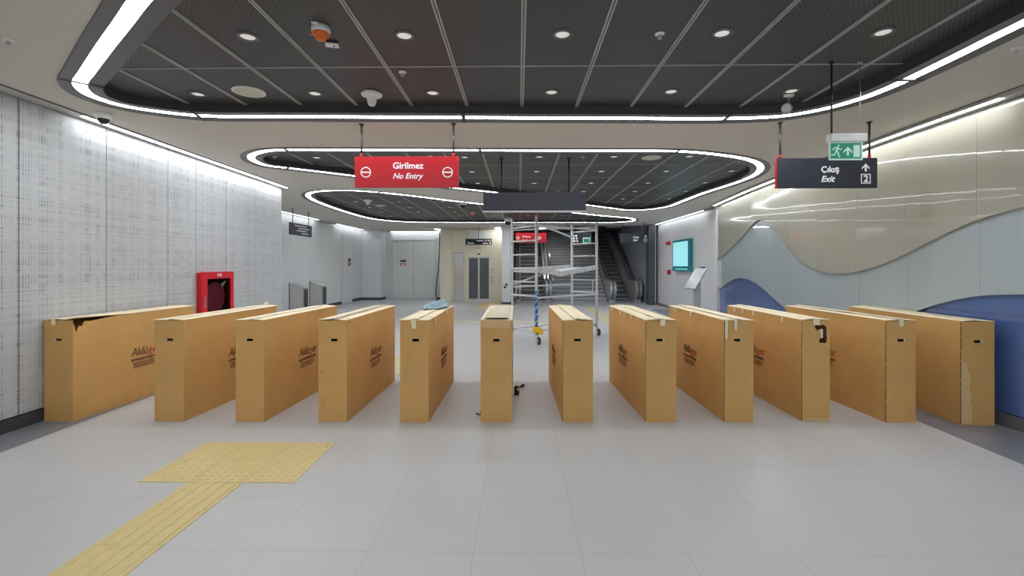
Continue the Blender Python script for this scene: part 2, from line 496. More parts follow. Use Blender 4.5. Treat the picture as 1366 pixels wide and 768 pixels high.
# right pale wall beyond the mural
bm = nb()
js = [YE + .12] + [pn(p, XR2) for p in (947, 929, 900, 882)][0:2] + [16.9, 19.2]
for a, b in zip(js, js[1:]):
    box(bm, (XR2, a + .004, .1), (XR2 + .04, b - .004, 3.26))
wr2 = struct('wall_right.001', bm, 'wall_far')
bm = nb(); box(bm, (XR2 + .042, YE, 0), (XR2 + .12, 19.62, 3.28)); struct('backing', bm, 'trim_grey', wr2)
bm = nb(); box(bm, (Xr(YE) - .02, YE, 0), (XR2 + .05, YE + .12, 3.26)); struct('wall_return.001', bm, 'wall_far')
bm = nb(); box(bm, (XR2 - .012, YE + .125, 0), (XR2 + .04, 19.19, .1)); struct('baseboard_right.001', bm, 'floor_dark')
# rear wall behind the photographer
bm = nb(); box(bm, (-5.2, YB - .1, 0), (5.4, YB, 3.28)); struct('wall_rear', bm, 'wall_white')

# ------------------------------------------------------------------ mural wall in three overlapping sheets
beige_px = [(958.2,344.8),(969.2,335.7),(982,323.8),(992.9,312),(1000.2,302.9),(1006.6,295.6),(1013,292.5),(1020.2,293.7),(1027.5,299.2),
 (1036.7,310.2),(1045.8,322.9),(1056.7,336.6),(1067.7,347.5),(1080.4,356.3),(1093.2,361.4),(1106,364.1),(1122,365),(1144,362.2),(1169,355),
 (1191,346.6),(1213,335.6),(1238,322.5),(1266,309),(1294,296.6),(1325.4,286.3),(1347,280),(1366,276.3)]
blue_px = [(960,384),(967.4,377.6),(976.5,372.2),(984.7,370.5),(994.7,372.2),(1005.7,377.6),(1018.4,387.7),(1031,399.5),(1045,412),(1062,425),
 (1085,438),(1110,446),(1140,446),(1170,438),(1196,426),(1219,414.4),(1241,406.9),(1266,400.3),(1291,395.6),(1316,393.4),(1341,392.8),(1366,392.5)]
bz = sorted(at_wall(*p) for p in beige_px); bz = [(-4.6, 3.1), (1.0, 3.05), (2.2, 2.85), (3.2, 2.58)] + bz
uz = sorted(at_wall(*p) for p in blue_px); uz = [(-4.6, .5), (0, .75), (2, 1.15), (3.4, 1.31)] + uz
def sheet(name, off, lo, hi, m, thick):
    bm = nb()
    for a, b in zip(JY, JY[1:]):
        n = 12; cols = []
        g = .0015
        for k in range(n + 1):
            y = a + g + (b - a - 2*g) * k / n
            x = Xr(y) + off
            zl, zh = lo(y), hi(y)
            cols.append([bm.verts.new((x, y, zl)), bm.verts.new((x, y, zh)), bm.verts.new((x + thick, y, zl)), bm.verts.new((x + thick, y, zh))])
        for A, B in zip(cols, cols[1:]):
            bm.faces.new((A[0], B[0], B[1], A[1])); bm.faces.new((A[2], A[3], B[3], B[2]))
            bm.faces.new((A[0], A[2], B[2], B[0])); bm.faces.new((A[1], B[1], B[3], A[3]))
        for c in (cols[0], cols[-1]): bm.faces.new((c[0], c[1], c[3], c[2]))
    return bm
TOPZ = 3.235
wr = struct('wall_right', sheet('', 0, lambda y: lerp_list(bz, y), lambda y: TOPZ, None, .035), 'mural_beige')
struct('pale_blue_panel', sheet('', .04, lambda y: max(.13, lerp_list(uz, y)), lambda y: min(TOPZ, lerp_list(bz, y) + .25), None, .035), 'mural_light', wr)
struct('dark_blue_panel', sheet('', .08, lambda y: .13, lambda y: lerp_list(uz, y) + .25, None, .035), 'mural_blue', wr)
bm = nb()
for a, b in zip(JP, JP[1:]):
    prism(bm, [(a[1]+.13, a[0], 0), (b[1]+.13, b[0], 0), (b[1]+.13, b[0], 3.28), (a[1]+.13, a[0], 3.28)], (.06, 0, 0))
struct('backing', bm, 'black_void', wr)
bm = nb()
for a, b in zip(JP, JP[1:]):
    prism(bm, [(a[1]+.035, a[0], 0), (b[1]+.035, b[0], 0), (b[1]+.035, b[0], .12), (a[1]+.035, a[0], .12)], (.08, 0, 0))
struct('baseboard_right', bm, 'plinth')

# ------------------------------------------------------------------ ceiling bays
def smooth_loop(pts, n=12):
    out = []; N = len(pts)
    for i in range(N):
        p0, p1, p2, p3 = (pts[(i+k-1) % N] for k in range(4))
        # centripetal spacing keeps the long straights straight
        t = [0]
        for a, b in ((p0, p1), (p1, p2), (p2, p3)): t.append(t[-1] + max(1e-4, math.dist(a, b)) ** .5)
        for k in range(n):
            s = t[1] + (t[2] - t[1]) * k / n
            def L(a, b, ta, tb): return ((tb - s) * a[0] + (s - ta) * b[0]) / (tb - ta), ((tb - s) * a[1] + (s - ta) * b[1]) / (tb - ta)
            A1, A2, A3 = L(p0, p1, t[0], t[1]), L(p1, p2, t[1], t[2]), L(p2, p3, t[2], t[3])
            B1, B2 = L(A1, A2, t[0], t[2]), L(A2, A3, t[1], t[3])
            out.append(L(B1, B2, t[1], t[2]))
    # even resample
    seg = [math.dist(out[i], out[(i+1) % len(out)]) for i in range(len(out))]
    tot = sum(seg); m = int(tot / .09); res = []; i = 0; acc = 0
    for k in range(m):
        target = tot * k / m
        while acc + seg[i] < target: acc += seg[i]; i += 1
        f = (target - acc) / seg[i]; a, b = out[i], out[(i+1) % len(out)]
        res.append((a[0] + (b[0]-a[0])*f, a[1] + (b[1]-a[1])*f))
    return res

def area(lp): return sum(lp[i][0]*lp[(i+1) % len(lp)][1] - lp[(i+1) % len(lp)][0]*lp[i][1] for i in range(len(lp))) / 2
def inset(lp, d):
    n = len(lp); out = []
    for i in range(n):
        a, b = lp[(i-2) % n], lp[(i+2) % n]
        t = Vector((b[0]-a[0], b[1]-a[1])).normalized()
        out.append((lp[i][0] - t.y*d, lp[i][1] + t.x*d))       # counter-clockwise loops: left is inside
    return out
def inside(p, lp):
    c = False; n = len(lp)
    for i in range(n):
        a, b = lp[i], lp[(i+1) % n]
        if (a[1] > p[1]) != (b[1] > p[1]) and p[0] < (b[0]-a[0])*(p[1]-a[1])/(b[1]-a[1]) + a[0]: c = not c
    return c
def edge_dist(p, lp): return min(math.dist(p, q) for q in lp)
def spans(lp, axis, v):
    xs = []; n = len(lp)
    for i in range(n):
        a, b = lp[i], lp[(i+1) % n]
        if (a[axis] > v) != (b[axis] > v):
            xs.append(a[1-axis] + (b[1-axis]-a[1-axis]) * (v-a[axis]) / (b[axis]-a[axis]))
    xs.sort()
    return list(zip(xs[::2], xs[1::2]))

def pxs(lst): return [tuple(at_z(x, y, ZC).xy) for x, y in lst]
bay1 = pxs([(137,0),(107,50),(83,92),(76.5,103.7),(79,112),(95,124.6),(127.6,137),(158.6,145),(200,152),(272,159.6),(400,161),(540,161.8),(690,162.6),(830,163.2),(960,163.4),
            (1040,160),(1100,150.5),(1160,134.5),(1205,118),(1285,82),(1365,44)])
bay1 += [(3.62, 2.2), (3.6, .8), (3.45, -1.2), (3.0, -2.6), (1.8, -3.2), (.4, -3.0), (-.35, -2.2), (-.55, -.8), (-.75, .6), (-1.25, 1.75)]
bay2 = pxs([(320.5,206.4),(330,201.3),(349,197.6),(374,196.5),(430,196.5),(540,196.8),(690,197.4),(800,197.8),(907,198.4),(951.9,201.5),(1000.7,208.3),(1020,214),(1028,222),(1020,231.8),
            (995,242.5),(946,258),(916.7,268.9),(897,275.7),(868,280),(838.6,281.2),(809.3,278.2),(780,274.4),(720,266),(651.8,257.3),(595,251.3),(535,244),(471.9,236.6),(420,230.4),(386,226.5),(348.8,222),(325.4,214)])
bay3 = pxs([(401.6,260),(405,256.5),(417,254),(440.6,252.7),(466,252.7),(505,255.2),(559.8,261),(599,266),(644,271.2),(700,276.8),(740,280.6),(780,284.2),(809,287.4),(838.6,289.8),(850,291.6),(852,293.2),
            (846,295.2),(820,297),(780,297),(690,297),(600,297),(550,296.6),(524.6,295.4),(495,292.3),(475.8,288.4),(436.7,276.7),(409,266)])
bays = []
for b in (bay1, bay2, bay3):
    lp = smooth_loop(b)
    if area(lp) < 0: lp.reverse()
    bays.append(lp)

# white ceiling with the three openings
bm = nb()
outer = [(-4.75, YB), (5.05, YB), (5.2, 4.5)] + [(Xr(y) + .15, y) for y in (7, 9, 11, YE)] + [(5.8, YE + .3), (5.8, 19.7), (-.5, 19.7), (-.5, 23), (-7.5, 23), (-7.5, YS - .1), (-5.2, YS - .1)]
outer[0] = (-5.2, YB)
fill(bm, [[(x, y, ZC) for x, y in outer]] + [[(x, y, ZC) for x, y in lp] for lp in bays])
for f in bm.faces:
    if f.normal.z > 0: f.normal_flip()
struct('ceiling', bm, 'white_paint', recalc=False)
bm = nb(); box(bm, (-8, YB - .3, 3.75), (6.5, 23.5, 3.85)); struct('ceiling_slab', bm, 'black_void')

GX = .035
def in_range(lo, hi, start, step):
    k = math.ceil((lo - start) / step); out = []
    while start + k*step < hi: out.append(start + k*step); k += 1
    return out
bay_names = ['front', 'middle', 'far']
gy = [4.11, 8.13, 8.13]
rings_inner = []
def near_index(lp, px, py):
    q = at_z(px, py, ZC); return min(range(len(lp)), key=lambda i: math.dist(lp[i], (q.x, q.y)))
cuts_px = [[(95,106),(272,158),(618,158),(960,161),(1205,108)], [(376,198),(386,225),(642,198),(907,199),(1000,240),(600,250),(780,272)], [(505,256),(620,269),(800,286),(590,296.5),(690,296.5),(760,296.5),(480,289)]]
ring_lab = ['bright light ring around the dark ceiling bay nearest the camera, above the boxes',
            'bright oval light ring around the middle dark ceiling bay, behind the hanging red sign',
            'bright light ring around the farthest dark ceiling bay, before the lift']
W1, W2, W3 = .095, .20, .31
for bi, lp in enumerate(bays):
    L0, L1, L2, L3 = lp, inset(lp, W1), inset(lp, W2), inset(lp, W3)
    rings_inner.append(L3)
    n = len(lp)
    c = Vector((sum(p[0] for p in lp)/n, sum(p[1] for p in lp)/n, ZC))
    t = thing('ceiling_ring_light', ring_lab[bi], 'ceiling light', c, 0, 'ceiling light rings')
    def band(A, za, B, zb, mi, bm):
        va = [bm.verts.new((x, y, za)) for x, y in A]; vb = [bm.verts.new((x, y, zb)) for x, y in B]
        for i in range(n):
            f = bm.faces.new((va[i], vb[i], vb[(i+1) % n], va[(i+1) % n])); f.smooth = True; f.material_index = mi
    bm = nb(); band(L0, ZC - .012, L1, ZC - .002, 0, bm); band(inset(lp, -.004), ZC, L0, ZC - .012, 0, bm)
    obj('outer_flange', bm, 'flange', t)
    bm = nb(); band(L2, ZC - .002, L3, ZC - .006, 0, bm)
    obj('inner_flange', bm, 'flange', t)
    bm = nb(); band(L1, ZC + .004, L2, ZC + .004, 0, bm)
    obj('diffuser', bm, 'led', t)
    bm = nb(); band(L3, ZC - .006, L3, ZP, 0, bm)
    obj('skirt', bm, 'skirt', t)
    for cp in cuts_px[bi]:
        i = near_index(lp, *cp)
        a, b = Vector((*L0[i], 0)), Vector((*L3[i], 0)); d = (b - a).normalized(); s = Vector((-d.y, d.x, 0)) * .02
        bm = nb(); z = Vector((0, 0, ZC - .013))
        prism(bm, [a - s + z, a + s + z, b + s + z, b - s + z], (0, 0, .008)); obj('joint_cover', bm, 'skirt', t)
    # mesh panels and grid of the bay
    bm = nb(); fill(bm, [[(x, y, ZP) for x, y in inset(lp, W3 - .015)]])
    for f in bm.faces:
        if f.normal.z > 0: f.normal_flip()
    pan = struct('ceiling_%s' % bay_names[bi], bm, 'mesh', recalc=False)
    bm = nb()
    x0, x1 = min(p[0] for p in L3), max(p[0] for p in L3); y0, y1 = min(p[1] for p in L3), max(p[1] for p in L3)
    for X in in_range(x0, x1, GX, .6):
        for a, b in spans(L3, 0, X):
            for s in (-.011, .011): box(bm, (X + s - .007, a, ZP - .008), (X + s + .007, b, ZP))
    for Y in in_range(y0, y1, gy[bi], 1.2):
        for a, b in spans(L3, 1, Y): box(bm, (a, Y - .007, ZP - .005), (b, Y + .007, ZP))
    struct('trim_grid', bm, 'tbar', pan)

# downlights: one prototype copied to every place
def make_downlight():
    t = thing('downlight', 'x', 'downlight', (0, 0, ZP), 0, 'round recessed downlights')
    bm = nb(); lathe(bm, (0, 0, 0), [(.078, 0), (.078, -.007), (.056, -.010), (.054, 0)]); obj('ring', bm, 'lamp_ring', t, local=True)
    bm = nb(); lathe(bm, (0, 0, 0), [(.053, -.004), (.03, -.011), (0, -.013)]); obj('lens', bm, 'lamp', t, local=True)
    return t
DL = None
rows = [[-1.15, .05, 1.2, 2.35, 3.55, 4.73], [7.54, 8.71, 9.94, 11.08, 12.3], [12.3 + .45, 14.0, 15.2, 16.4]]
skip = [at_z(332, 122, ZP), at_z(869, 210, ZP), at_z(507.5, 274, ZP)]
for bi, L3 in enumerate(rings_inner):
    for ri, Y in enumerate(rows[bi]):
        xs = [X for X in in_range(-7, 5, .33, 1.2) if inside((X, Y), L3) and edge_dist((X, Y), L3) > .16
              and all(math.dist((X, Y), s.xy) > .3 for s in skip)]
        for k, X in enumerate(xs):
            if bi == 0 and Y < 3:
                lab = 'round downlight in the front ceiling bay overhead, row %d spot %d' % (ri + 1, k + 1)
            else:
                vis = rows[bi] if bi else rows[bi][4:]
                lab = 'round downlight in the %s ceiling bay, %s from left in %s row away' % (bay_names[bi], ordinal(k + 1), ordinal(vis.index(Y) + 1))
            if DL is None:
                DL = make_downlight(); DL.location = (X, Y, ZP); DL['label'] = lab
            else: dup(DL, (X, Y, ZP), lab)

# flush speakers
def speaker(px, py, label):
    p = at_z(px, py, ZP)
    t = thing('ceiling_speaker', label, 'speaker', p, 0, 'round ceiling speakers')
    bm = nb(); lathe(bm, (0, 0, 0), [(.155, 0), (.155, -.008), (.135, -.014), (.133, -.010)], 32); obj('rim', bm, 'white_plastic', t, local=True)
    bm = nb(); lathe(bm, (0, 0, 0), [(.134, -.010), (.08, -.013), (0, -.014)], 32); obj('grille', bm, 'cream_plastic', t, local=True)
speaker(332, 122, 'large white round speaker in the front ceiling bay, near the patterned wall')
speaker(869, 210, 'pale round speaker in the middle ceiling bay, towards the beige mural')
speaker(507.5, 274, 'small looking white round speaker in the farthest ceiling bay')

# sprinklers
SP = None
def sprinkler(px, py, z, label):
    global SP
    p = at_z(px, py, z)
    if SP is None:
        SP = thing('sprinkler', label, 'sprinkler', p, 0, 'ceiling sprinklers')
        bm = nb(); lathe(bm, (0, 0, 0), [(0, 0), (.036, 0), (.036, -.006), (.012, -.010), (0, -.010)], 18); obj('escutcheon', bm, 'white_plastic', SP, local=True)
        bm = nb()
        cyl(bm, (-.010, 0, -.008), (-.010, 0, -.034), .003, n=6); cyl(bm, (.010, 0, -.008), (.010, 0, -.034), .003, n=6)
        cyl(bm, (0, 0, -.008), (0, 0, -.030), .005, n=8)
        obj('frame_arms', bm, 'steel', SP, local=True)
        bm = nb(); lathe(bm, (0, 0, 0), [(0, -.034), (.018, -.034), (.018, -.038), (0, -.040)], 12); obj('deflector', bm, 'steel', SP, local=True)
    else: dup(SP, p, label)
sprinkler(537, 96, ZP, 'small white sprinkler in the front bay beside the centre cross joint')
sprinkler(880, 45, ZP, 'small white sprinkler in the front bay, between two downlights right of centre')
sprinkler(11, 53, ZC, 'sprinkler on the white ceiling above the patterned wall')
sprinkler(1356, 64, ZC, 'sprinkler on the white ceiling between front light ring and beige mural')
sprinkler(366.5, 209, ZP, 'sprinkler at the narrow end of the middle bay beside the patterned wall')
sprinkler(574, 208, ZP, 'sprinkler in the middle bay just above the red sign')
sprinkler(778, 209, ZP, 'sprinkler in the middle bay above the blank dark sign')
sprinkler(987, 216, ZP, 'sprinkler at the rounded mural end of the middle bay')
sprinkler(745, 254.5, ZP, 'sprinkler in the middle bay just over the blank dark sign')
sprinkler(386.5, 259, ZC, 'tiny sprinkler on the white ceiling past the patterned wall end')
sprinkler(955, 258, ZC, 'tiny sprinkler on the white ceiling beside the middle bay near mural')

# antenna domes (white mushrooms)
def antenna(px, py, label, s=1.0):
    p = at_z(px, py, ZP)
    t = thing('ceiling_antenna', label, 'antenna', p, 0, 'white mushroom shaped ceiling antennas')
    bm = nb(); lathe(bm, (0, 0, 0), [(0, 0), (.10*s, 0), (.107*s, -.012), (.10*s, -.03), (.055*s, -.045), (.05*s, -.045)], 28); obj('plate', bm, 'white_plastic', t, local=True)
    bm = nb(); lathe(bm, (0, 0, 0), [(.052*s, -.04), (.045*s, -.09), (.036*s, -.122), (.02*s, -.132), (0, -.134)], 24); obj('dome', bm, 'white_plastic', t, local=True)
antenna(496, 124, 'white mushroom shaped antenna under the front ceiling bay, left of the red sign')
antenna(490.5, 266.5, 'white mushroom shaped antenna under the farthest ceiling bay', 1.15)

# fire detector with orange sounder, and the loose plates beside it
p = at_z(428, 36, ZP)
t = thing('fire_detector', 'white detector base with bright orange sounder dome under front ceiling bay', 'fire detector', p)
bm = nb(); lathe(bm, (0, 0, 0), [(0, 0), (.066, 0), (.068, -.03), (.062, -.045), (.03, -.047), (0, -.047)], 28); obj('base', bm, 'white_plastic', t, local=True)
bm = nb(); lathe(bm, (0, 0, 0), [(.060, -.044), (.058, -.062), (.040, -.074), (.034, -.092), (.02, -.100), (0, -.102)], 28)
box(bm, (-.075, -.012, -.060), (-.05, .012, -.048), bev=.003); obj('sounder', bm, 'orange', t, local=True)
p = at_z(443, 57, ZP)
t = thing('junction_plate', 'small white junction plate hanging beside the orange fire detector', 'junction box', p, .3)
bm = nb(); box(bm, (-.05, -.035, -.026), (.05, .035, -.012), bev=.005); obj('cover', bm, 'white_plastic', t, local=True)
bm = nb(); cyl(bm, (0, 0, 0), (0, 0, -.014), .012); obj('stem', bm, 'white_plastic', t, local=True)
bm = nb(); box(bm, (.008, -.01, -.031), (.02, .004, -.025)); obj('clip', bm, 'black', t, local=True)
p = at_z(419.5, 29, ZP)
bm = nb(); box(bm, (p.x-.022, p.y-.012, ZP-.012), (p.x+.022, p.y+.012, ZP), bev=.003)
tag(rebase(obj('indicator_plate', bm, 'white_plastic')), 'tiny white indicator plate behind the orange fire detector', 'indicator')
p = at_z(630, 283.5, ZP)
t = thing('fire_detector', 'tiny orange fire detector under the farthest ceiling bay', 'fire detector', p)
bm = nb(); lathe(bm, (0, 0, 0), [(0, 0), (.08, 0), (.08, -.03), (0, -.03)], 20); obj('base', bm, 'white_plastic', t, local=True)
bm = nb(); lathe(bm, (0, 0, 0), [(.075, -.03), (.06, -.085), (0, -.09)], 20); obj('sounder', bm, 'orange', t, local=True)

# beam detector: bracket, stem and upright disc
p = at_z(1052, 125.5, ZP)
t = thing('beam_detector', 'white bracket with upright round disc hanging beside the front light ring', 'detector', p)
bm = nb(); box(bm, (-.045, -.02, -.028), (.045, .02, 0), bev=.004); obj('bracket', bm, 'white_plastic', t, local=True)
bm = nb(); cyl(bm, (0, 0, -.028), (0, 0, -.11), .005, n=8); cyl(bm, (0, 0, -.11), (-.015, .0, -.13), .006, n=8); obj('stem', bm, 'steel', t, local=True)
bm = nb(); d = Vector((-.75, -.6, -.1)).normalized(); c = Vector((-.02, 0, -.145))
cyl(bm, c - d*.008, c + d*.008, .052, n=28); obj('disc', bm, 'steel', t, local=True)
bm = nb(); cyl(bm, c + d*.008, c + d*.012, .044, n=28); obj('lens', bm, 'white_plastic', t, local=True)

# dome cameras
def dome_cam(p, label, s=1.0, flip='smoke_dome'):
    t = thing('ceiling_camera', label, 'security camera', p, 0, 'ceiling dome cameras')
    bm = nb(); lathe(bm, (0, 0, 0), [(0, 0), (.075*s, 0), (.078*s, -.02*s), (.07*s, -.06*s), (.055*s, -.064*s), (0, -.064*s)], 28); obj('housing', bm, 'white_plastic', t, local=True)
    bm = nb(); lathe(bm, (0, 0, 0), [(.054*s, -.06*s), (.054*s, -.075*s), (.045*s, -.10*s), (.025*s, -.117*s), (0, -.122*s)], 24); obj('dome', bm, flip, t, local=True)
dome_cam(at_z(138, 151, ZC), 'dome camera on the white ceiling beside the light strip over patterned wall')
dome_cam(at_z(617.5, 269, ZP), 'dome camera under the farthest ceiling bay, left of the blank dark sign', 1.5)
dome_cam(at_z(678, 291, ZC) , 'dome camera on the ceiling over the left scaffold post', 2.0)

# ------------------------------------------------------------------ cove lights along the walls
def cove(name, fnX, y0, y1, side, z, label, lit, w=.17, wd_=0.0):
    """slot light fixed under the ceiling edge; side -1 hangs on the left wall"""
    yc = (y0 + y1) / 2
    t = thing('cove_light', label, 'ceiling light', (fnX(yc), yc, z), 0, 'slot lights along the walls')
    ys = [y0 + (y1 - y0) * k / max(1, int((y1-y0)/.5)) for k in range(max(1, int((y1-y0)/.5)) + 1)]
    def strip(bm, d0, d1, zb, zt, ya, yb):
        yy = [ya] + [y for y in ys if ya < y < yb] + [yb]
        for a, b in zip(yy, yy[1:]):
            pts = [(fnX(a) - side*d0, a, zb), (fnX(b) - side*d0, b, zb), (fnX(b) - side*d1, b, zb), (fnX(a) - side*d1, a, zb)]
            prism(bm, pts, (0, 0, zt - zb))
    bm = nb(); strip(bm, .012, .085 + wd_, z - .006, ZC, y0, y1); strip(bm, .155 + wd_, w, z - .006, ZC, y0, y1); obj('housing', bm, 'trim_grey', t)
    bm = nb(); strip(bm, .085 + wd_, .155 + wd_, z + .006, ZC, y0, y1); obj('tray', bm, 'skirt', t)
    bm = nb(); strip(bm, w, w + .007, ZC - .006, ZC - .0005, y0, y1); obj('shadow_gap', bm, 'black', t)
    for a, b, on in lit:
        bm = nb(); strip(bm, .088 + wd_, .152 + wd_, z - .004, z + .005, a, b); obj('diffuser', bm, on if isinstance(on, str) else ('led' if on else 'led_off'), t)
k = on_curve
def ylf(px, off):     # Y on the strip line along the left wall for a pixel column
    r = ray(px, HOR); s = r.x / r.y
    return (-4.936 + .0243*4.46 + off) / (s + .0243)
cove('l', Xl, YB + .05, YS - .02, -1, ZC - .01, 'slot light at the ceiling edge along the white patterned wall',
     [(YB + .1, ylf(112, .12) - .03, False), (ylf(112, .12), ylf(224, .12), True), (ylf(224.5, .12), ylf(345, .12), True), (ylf(348, .12), YS - .03, True)])
cove('l2', lambda y: XL2, YS + .05, 21.85, -1, ZC - .01, 'slot light over the plain grey wall behind the patterned wall',
     [(YS + .1, 16.9, 'led_soft'), (17.0, 18.5, False), (18.7, 21.8, 'led_soft')])
def yrr(px): return on_curve(px, lambda y: Xr(y) - .12)
cove('r', Xr, YB + .05, YE - .05, 1, ZC - .035, 'slot light along the top of the beige mural wall',
     [(YB + .1, yrr(1338), False), (yrr(1336), yrr(1209), True), (yrr(1208), yrr(1120), True), (yrr(1118.5), yrr(1030), True), (yrr(1029), YE - .1, True)], wd_=.008)
cove('r2', lambda y: XR2, YE + .15, 19.15, 1, ZC - .01, 'slot light over the pale wall with the teal lightbox',
     [(YE + 1.3, 16.2, 'led_soft'), (16.25, 19.1, 'led_soft')])
def wash(px, py, label, sx=.28, sy=.5):
    p = at_z(px, py, ZC)
    t = thing('wall_washer', label, 'ceiling light', p, 0, 'small wall washer lights')
    bm = nb(); box(bm, (-sx/2, -sy/2, -.02), (sx/2, sy/2, 0), bev=.004); obj('frame', bm, 'trim_grey', t, local=True)
    bm = nb(); box(bm, (-sx/2+.03, -sy/2+.03, -.026), (sx/2-.03, sy/2-.03, -.019)); obj('lens', bm, 'led', t, local=True)
wash(584, 305.4, 'small lit washer light over the beige pier beside the double doors')
wash(664, 303.6, 'small lit washer light at the right end of the lift front', .28, .6)
# long wall-washer over the double doors and lift front
t = thing('cove_light', 'slot light over the grey double doors', 'ceiling light', (-5.1, 22.6, ZC), 0, 'slot lights along the walls')
bm = nb(); box(bm, (-6.3, 22.55, ZC-.03), (-3.6, 22.74, ZC)); obj('housing', bm, 'trim_grey', t)
bm = nb(); box(bm, (-6.2, 22.6, ZC-.034), (-3.7, 22.66, ZC-.028)); obj('diffuser', bm, 'led_soft', t)
t = thing('cove_light', 'added unseen fill slot light along the rear wall behind the camera', 'ceiling light', (0, YB + .1, ZC), 0, 'slot lights along the walls')  # added fill lamp, out of view, to brighten the box fronts
bm = nb(); box(bm, (-4.6, YB + .02, ZC-.03), (4.7, YB + .34, ZC)); obj('housing', bm, 'trim_grey', t)
bm = nb(); box(bm, (-4.5, YB + .06, ZC-.036), (4.6, YB + .30, ZC-.028)); obj('diffuser', bm, 'led', t)
# tube light under the shaft ceiling
p = at_y(728.5, 303.5, 23.2)
t = thing('tube_light', 'bright white tube light over the stairs behind the scaffold', 'ceiling light', (p.x, p.y, 3.5))
bm = nb(); box(bm, (-.36, -.09, -.05), (.36, .09, 0), bev=.006); obj('housing', bm, 'trim_grey', t, local=True)
bm = nb(); box(bm, (-.33, -.07, -.058), (.33, .07, -.049)); obj('diffuser', bm, 'tube', t, local=True)
p = at_y(819, 304, 22.8)
t = thing('tube_light', 'unlit grey tube light over the escalator beside the pale wall', 'ceiling light', (p.x, p.y, 3.5))
bm = nb(); box(bm, (-.36, -.09, -.05), (.36, .09, 0), bev=.006); obj('housing', bm, 'trim_grey', t, local=True)
bm = nb(); box(bm, (-.33, -.07, -.058), (.33, .07, -.049)); obj('diffuser', bm, 'led_off', t, local=True)

# ------------------------------------------------------------------ hanging signs
def arrow_up(bm, cx, cz, s, y):
    pts = [(-.5,-.02),(0,.5),(.5,-.02),(.5,-.24),(.12,.13),(.12,-.5),(-.12,-.5),(-.12,.13),(-.5,-.24)]
    prism(bm, [(cx + a*s, y, cz + b*s) for a, b in pts], (0, -.0015, 0))
def ring_xz(bm, cx, cz, y, r0, r1, n=36, dy=-.0015):
    vs = []
    for i in range(n):
        a = 2*PI*i/n
        vs.append([bm.verts.new((cx + r*math.cos(a), y + d, cz + r*math.sin(a))) for r, d in ((r0, dy), (r1, dy), (r1, 0), (r0, 0))])
    for i in range(n):
        A, B = vs[i], vs[(i+1) % n]
        for k in range(4): bm.faces.new((A[k], B[k], B[(k+1) % 4], A[(k+1) % 4]))
def frame_xz(bm, cx, cz, s, w, y):
    box(bm, (cx-s, y-.0015, cz-s), (cx+s, y, cz-s+w)); box(bm, (cx-s, y-.0015, cz+s-w), (cx+s, y, cz+s))
    box(bm, (cx-s, y-.0015, cz-s+w), (cx-s+w, y, cz+s-w)); box(bm, (cx+s-w, y-.0015, cz-s+w), (cx+s, y, cz+s-w))
def hung_panel(x0, x1, z0, z1, Y, rods, ztop, face, label, cap=None, rodmat='rod', group=None, th=.05):
    t = thing('hanging_sign', label, 'sign', ((x0+x1)/2, Y, z0), 0, group)
    bm = nb(); box(bm, (x0, Y - th/2, z0), (x1, Y + th/2, z1), bev=.003); p = obj('panel', bm, face, t)
    for rx in rods:
        bm = nb(); cyl(bm, (rx, Y, z1), (rx, Y, ztop), .012, n=10); cyl(bm, (rx, Y, ztop - .012), (rx, Y, ztop), .03, n=14)
        r = obj('rod', bm, rodmat, t)
        if cap:
            bm = nb(); cyl(bm, (rx, Y, z1), (rx, Y, z1 + .04), .016, n=12); obj('end_cap', bm, cap, r)
    return t, p, Y - th/2 - .0003
def sgn(px0, px1, y0, y1, Y):
    a, b = at_y(px0, y0, Y), at_y(px1, y1, Y); return a.x, b.x, b.z, a.z
def label_text(parent, s, px, py_base, Yf, px_w, bold=.0, shear=0.0, name='lettering', m='sign_white'):
    """lettering whose width matches the span read off the photo"""
    bm = text_bm(s, 1.0, 0, shear)
    xs = [v.co.x for v in bm.verts]; w = max(xs) - min(xs); bm.free()
    a, b = at_y(px, py_base, Yf), at_y(px + px_w, py_base, Yf)
    size = (b.x - a.x) / w
    bm = text_bm(s, size, bold * size, shear)
    x0 = min(v.co.x for v in bm.verts)
    stand(bm, (a.x - x0, Yf - .0008, a.z))
    return obj(name, bm, m, parent)

# red no-entry sign
YS1 = 5.5
x0, x1, z0, z1 = sgn(474, 612, 209.5, 250, YS1)
t, p, yf = hung_panel(x0, x1, z0, z1, YS1, [at_y(482.3, 200, YS1).x, at_y(605, 200, YS1).x], ZC, 'red_sign',
    'red hanging sign reading Girilmez No Entry with white bars in circles, above the boxes', 'red_paint')
label_text(t, 'Girilmez', 524.2, 224.8, yf, 40, .022)
label_text(t, 'No Entry', 524.2, 238.2, yf, 40, .018, .3)
for px in (488, 597):
    c = at_y(px, 229.7, yf)
    bm = nb(); ring_xz(bm, c.x, c.z, yf, .051, .062); box(bm, (c.x-.05, yf-.0015, c.z-.008), (c.x+.05, yf, c.z+.008)); obj('no_entry_symbol', bm, 'sign_white', t)
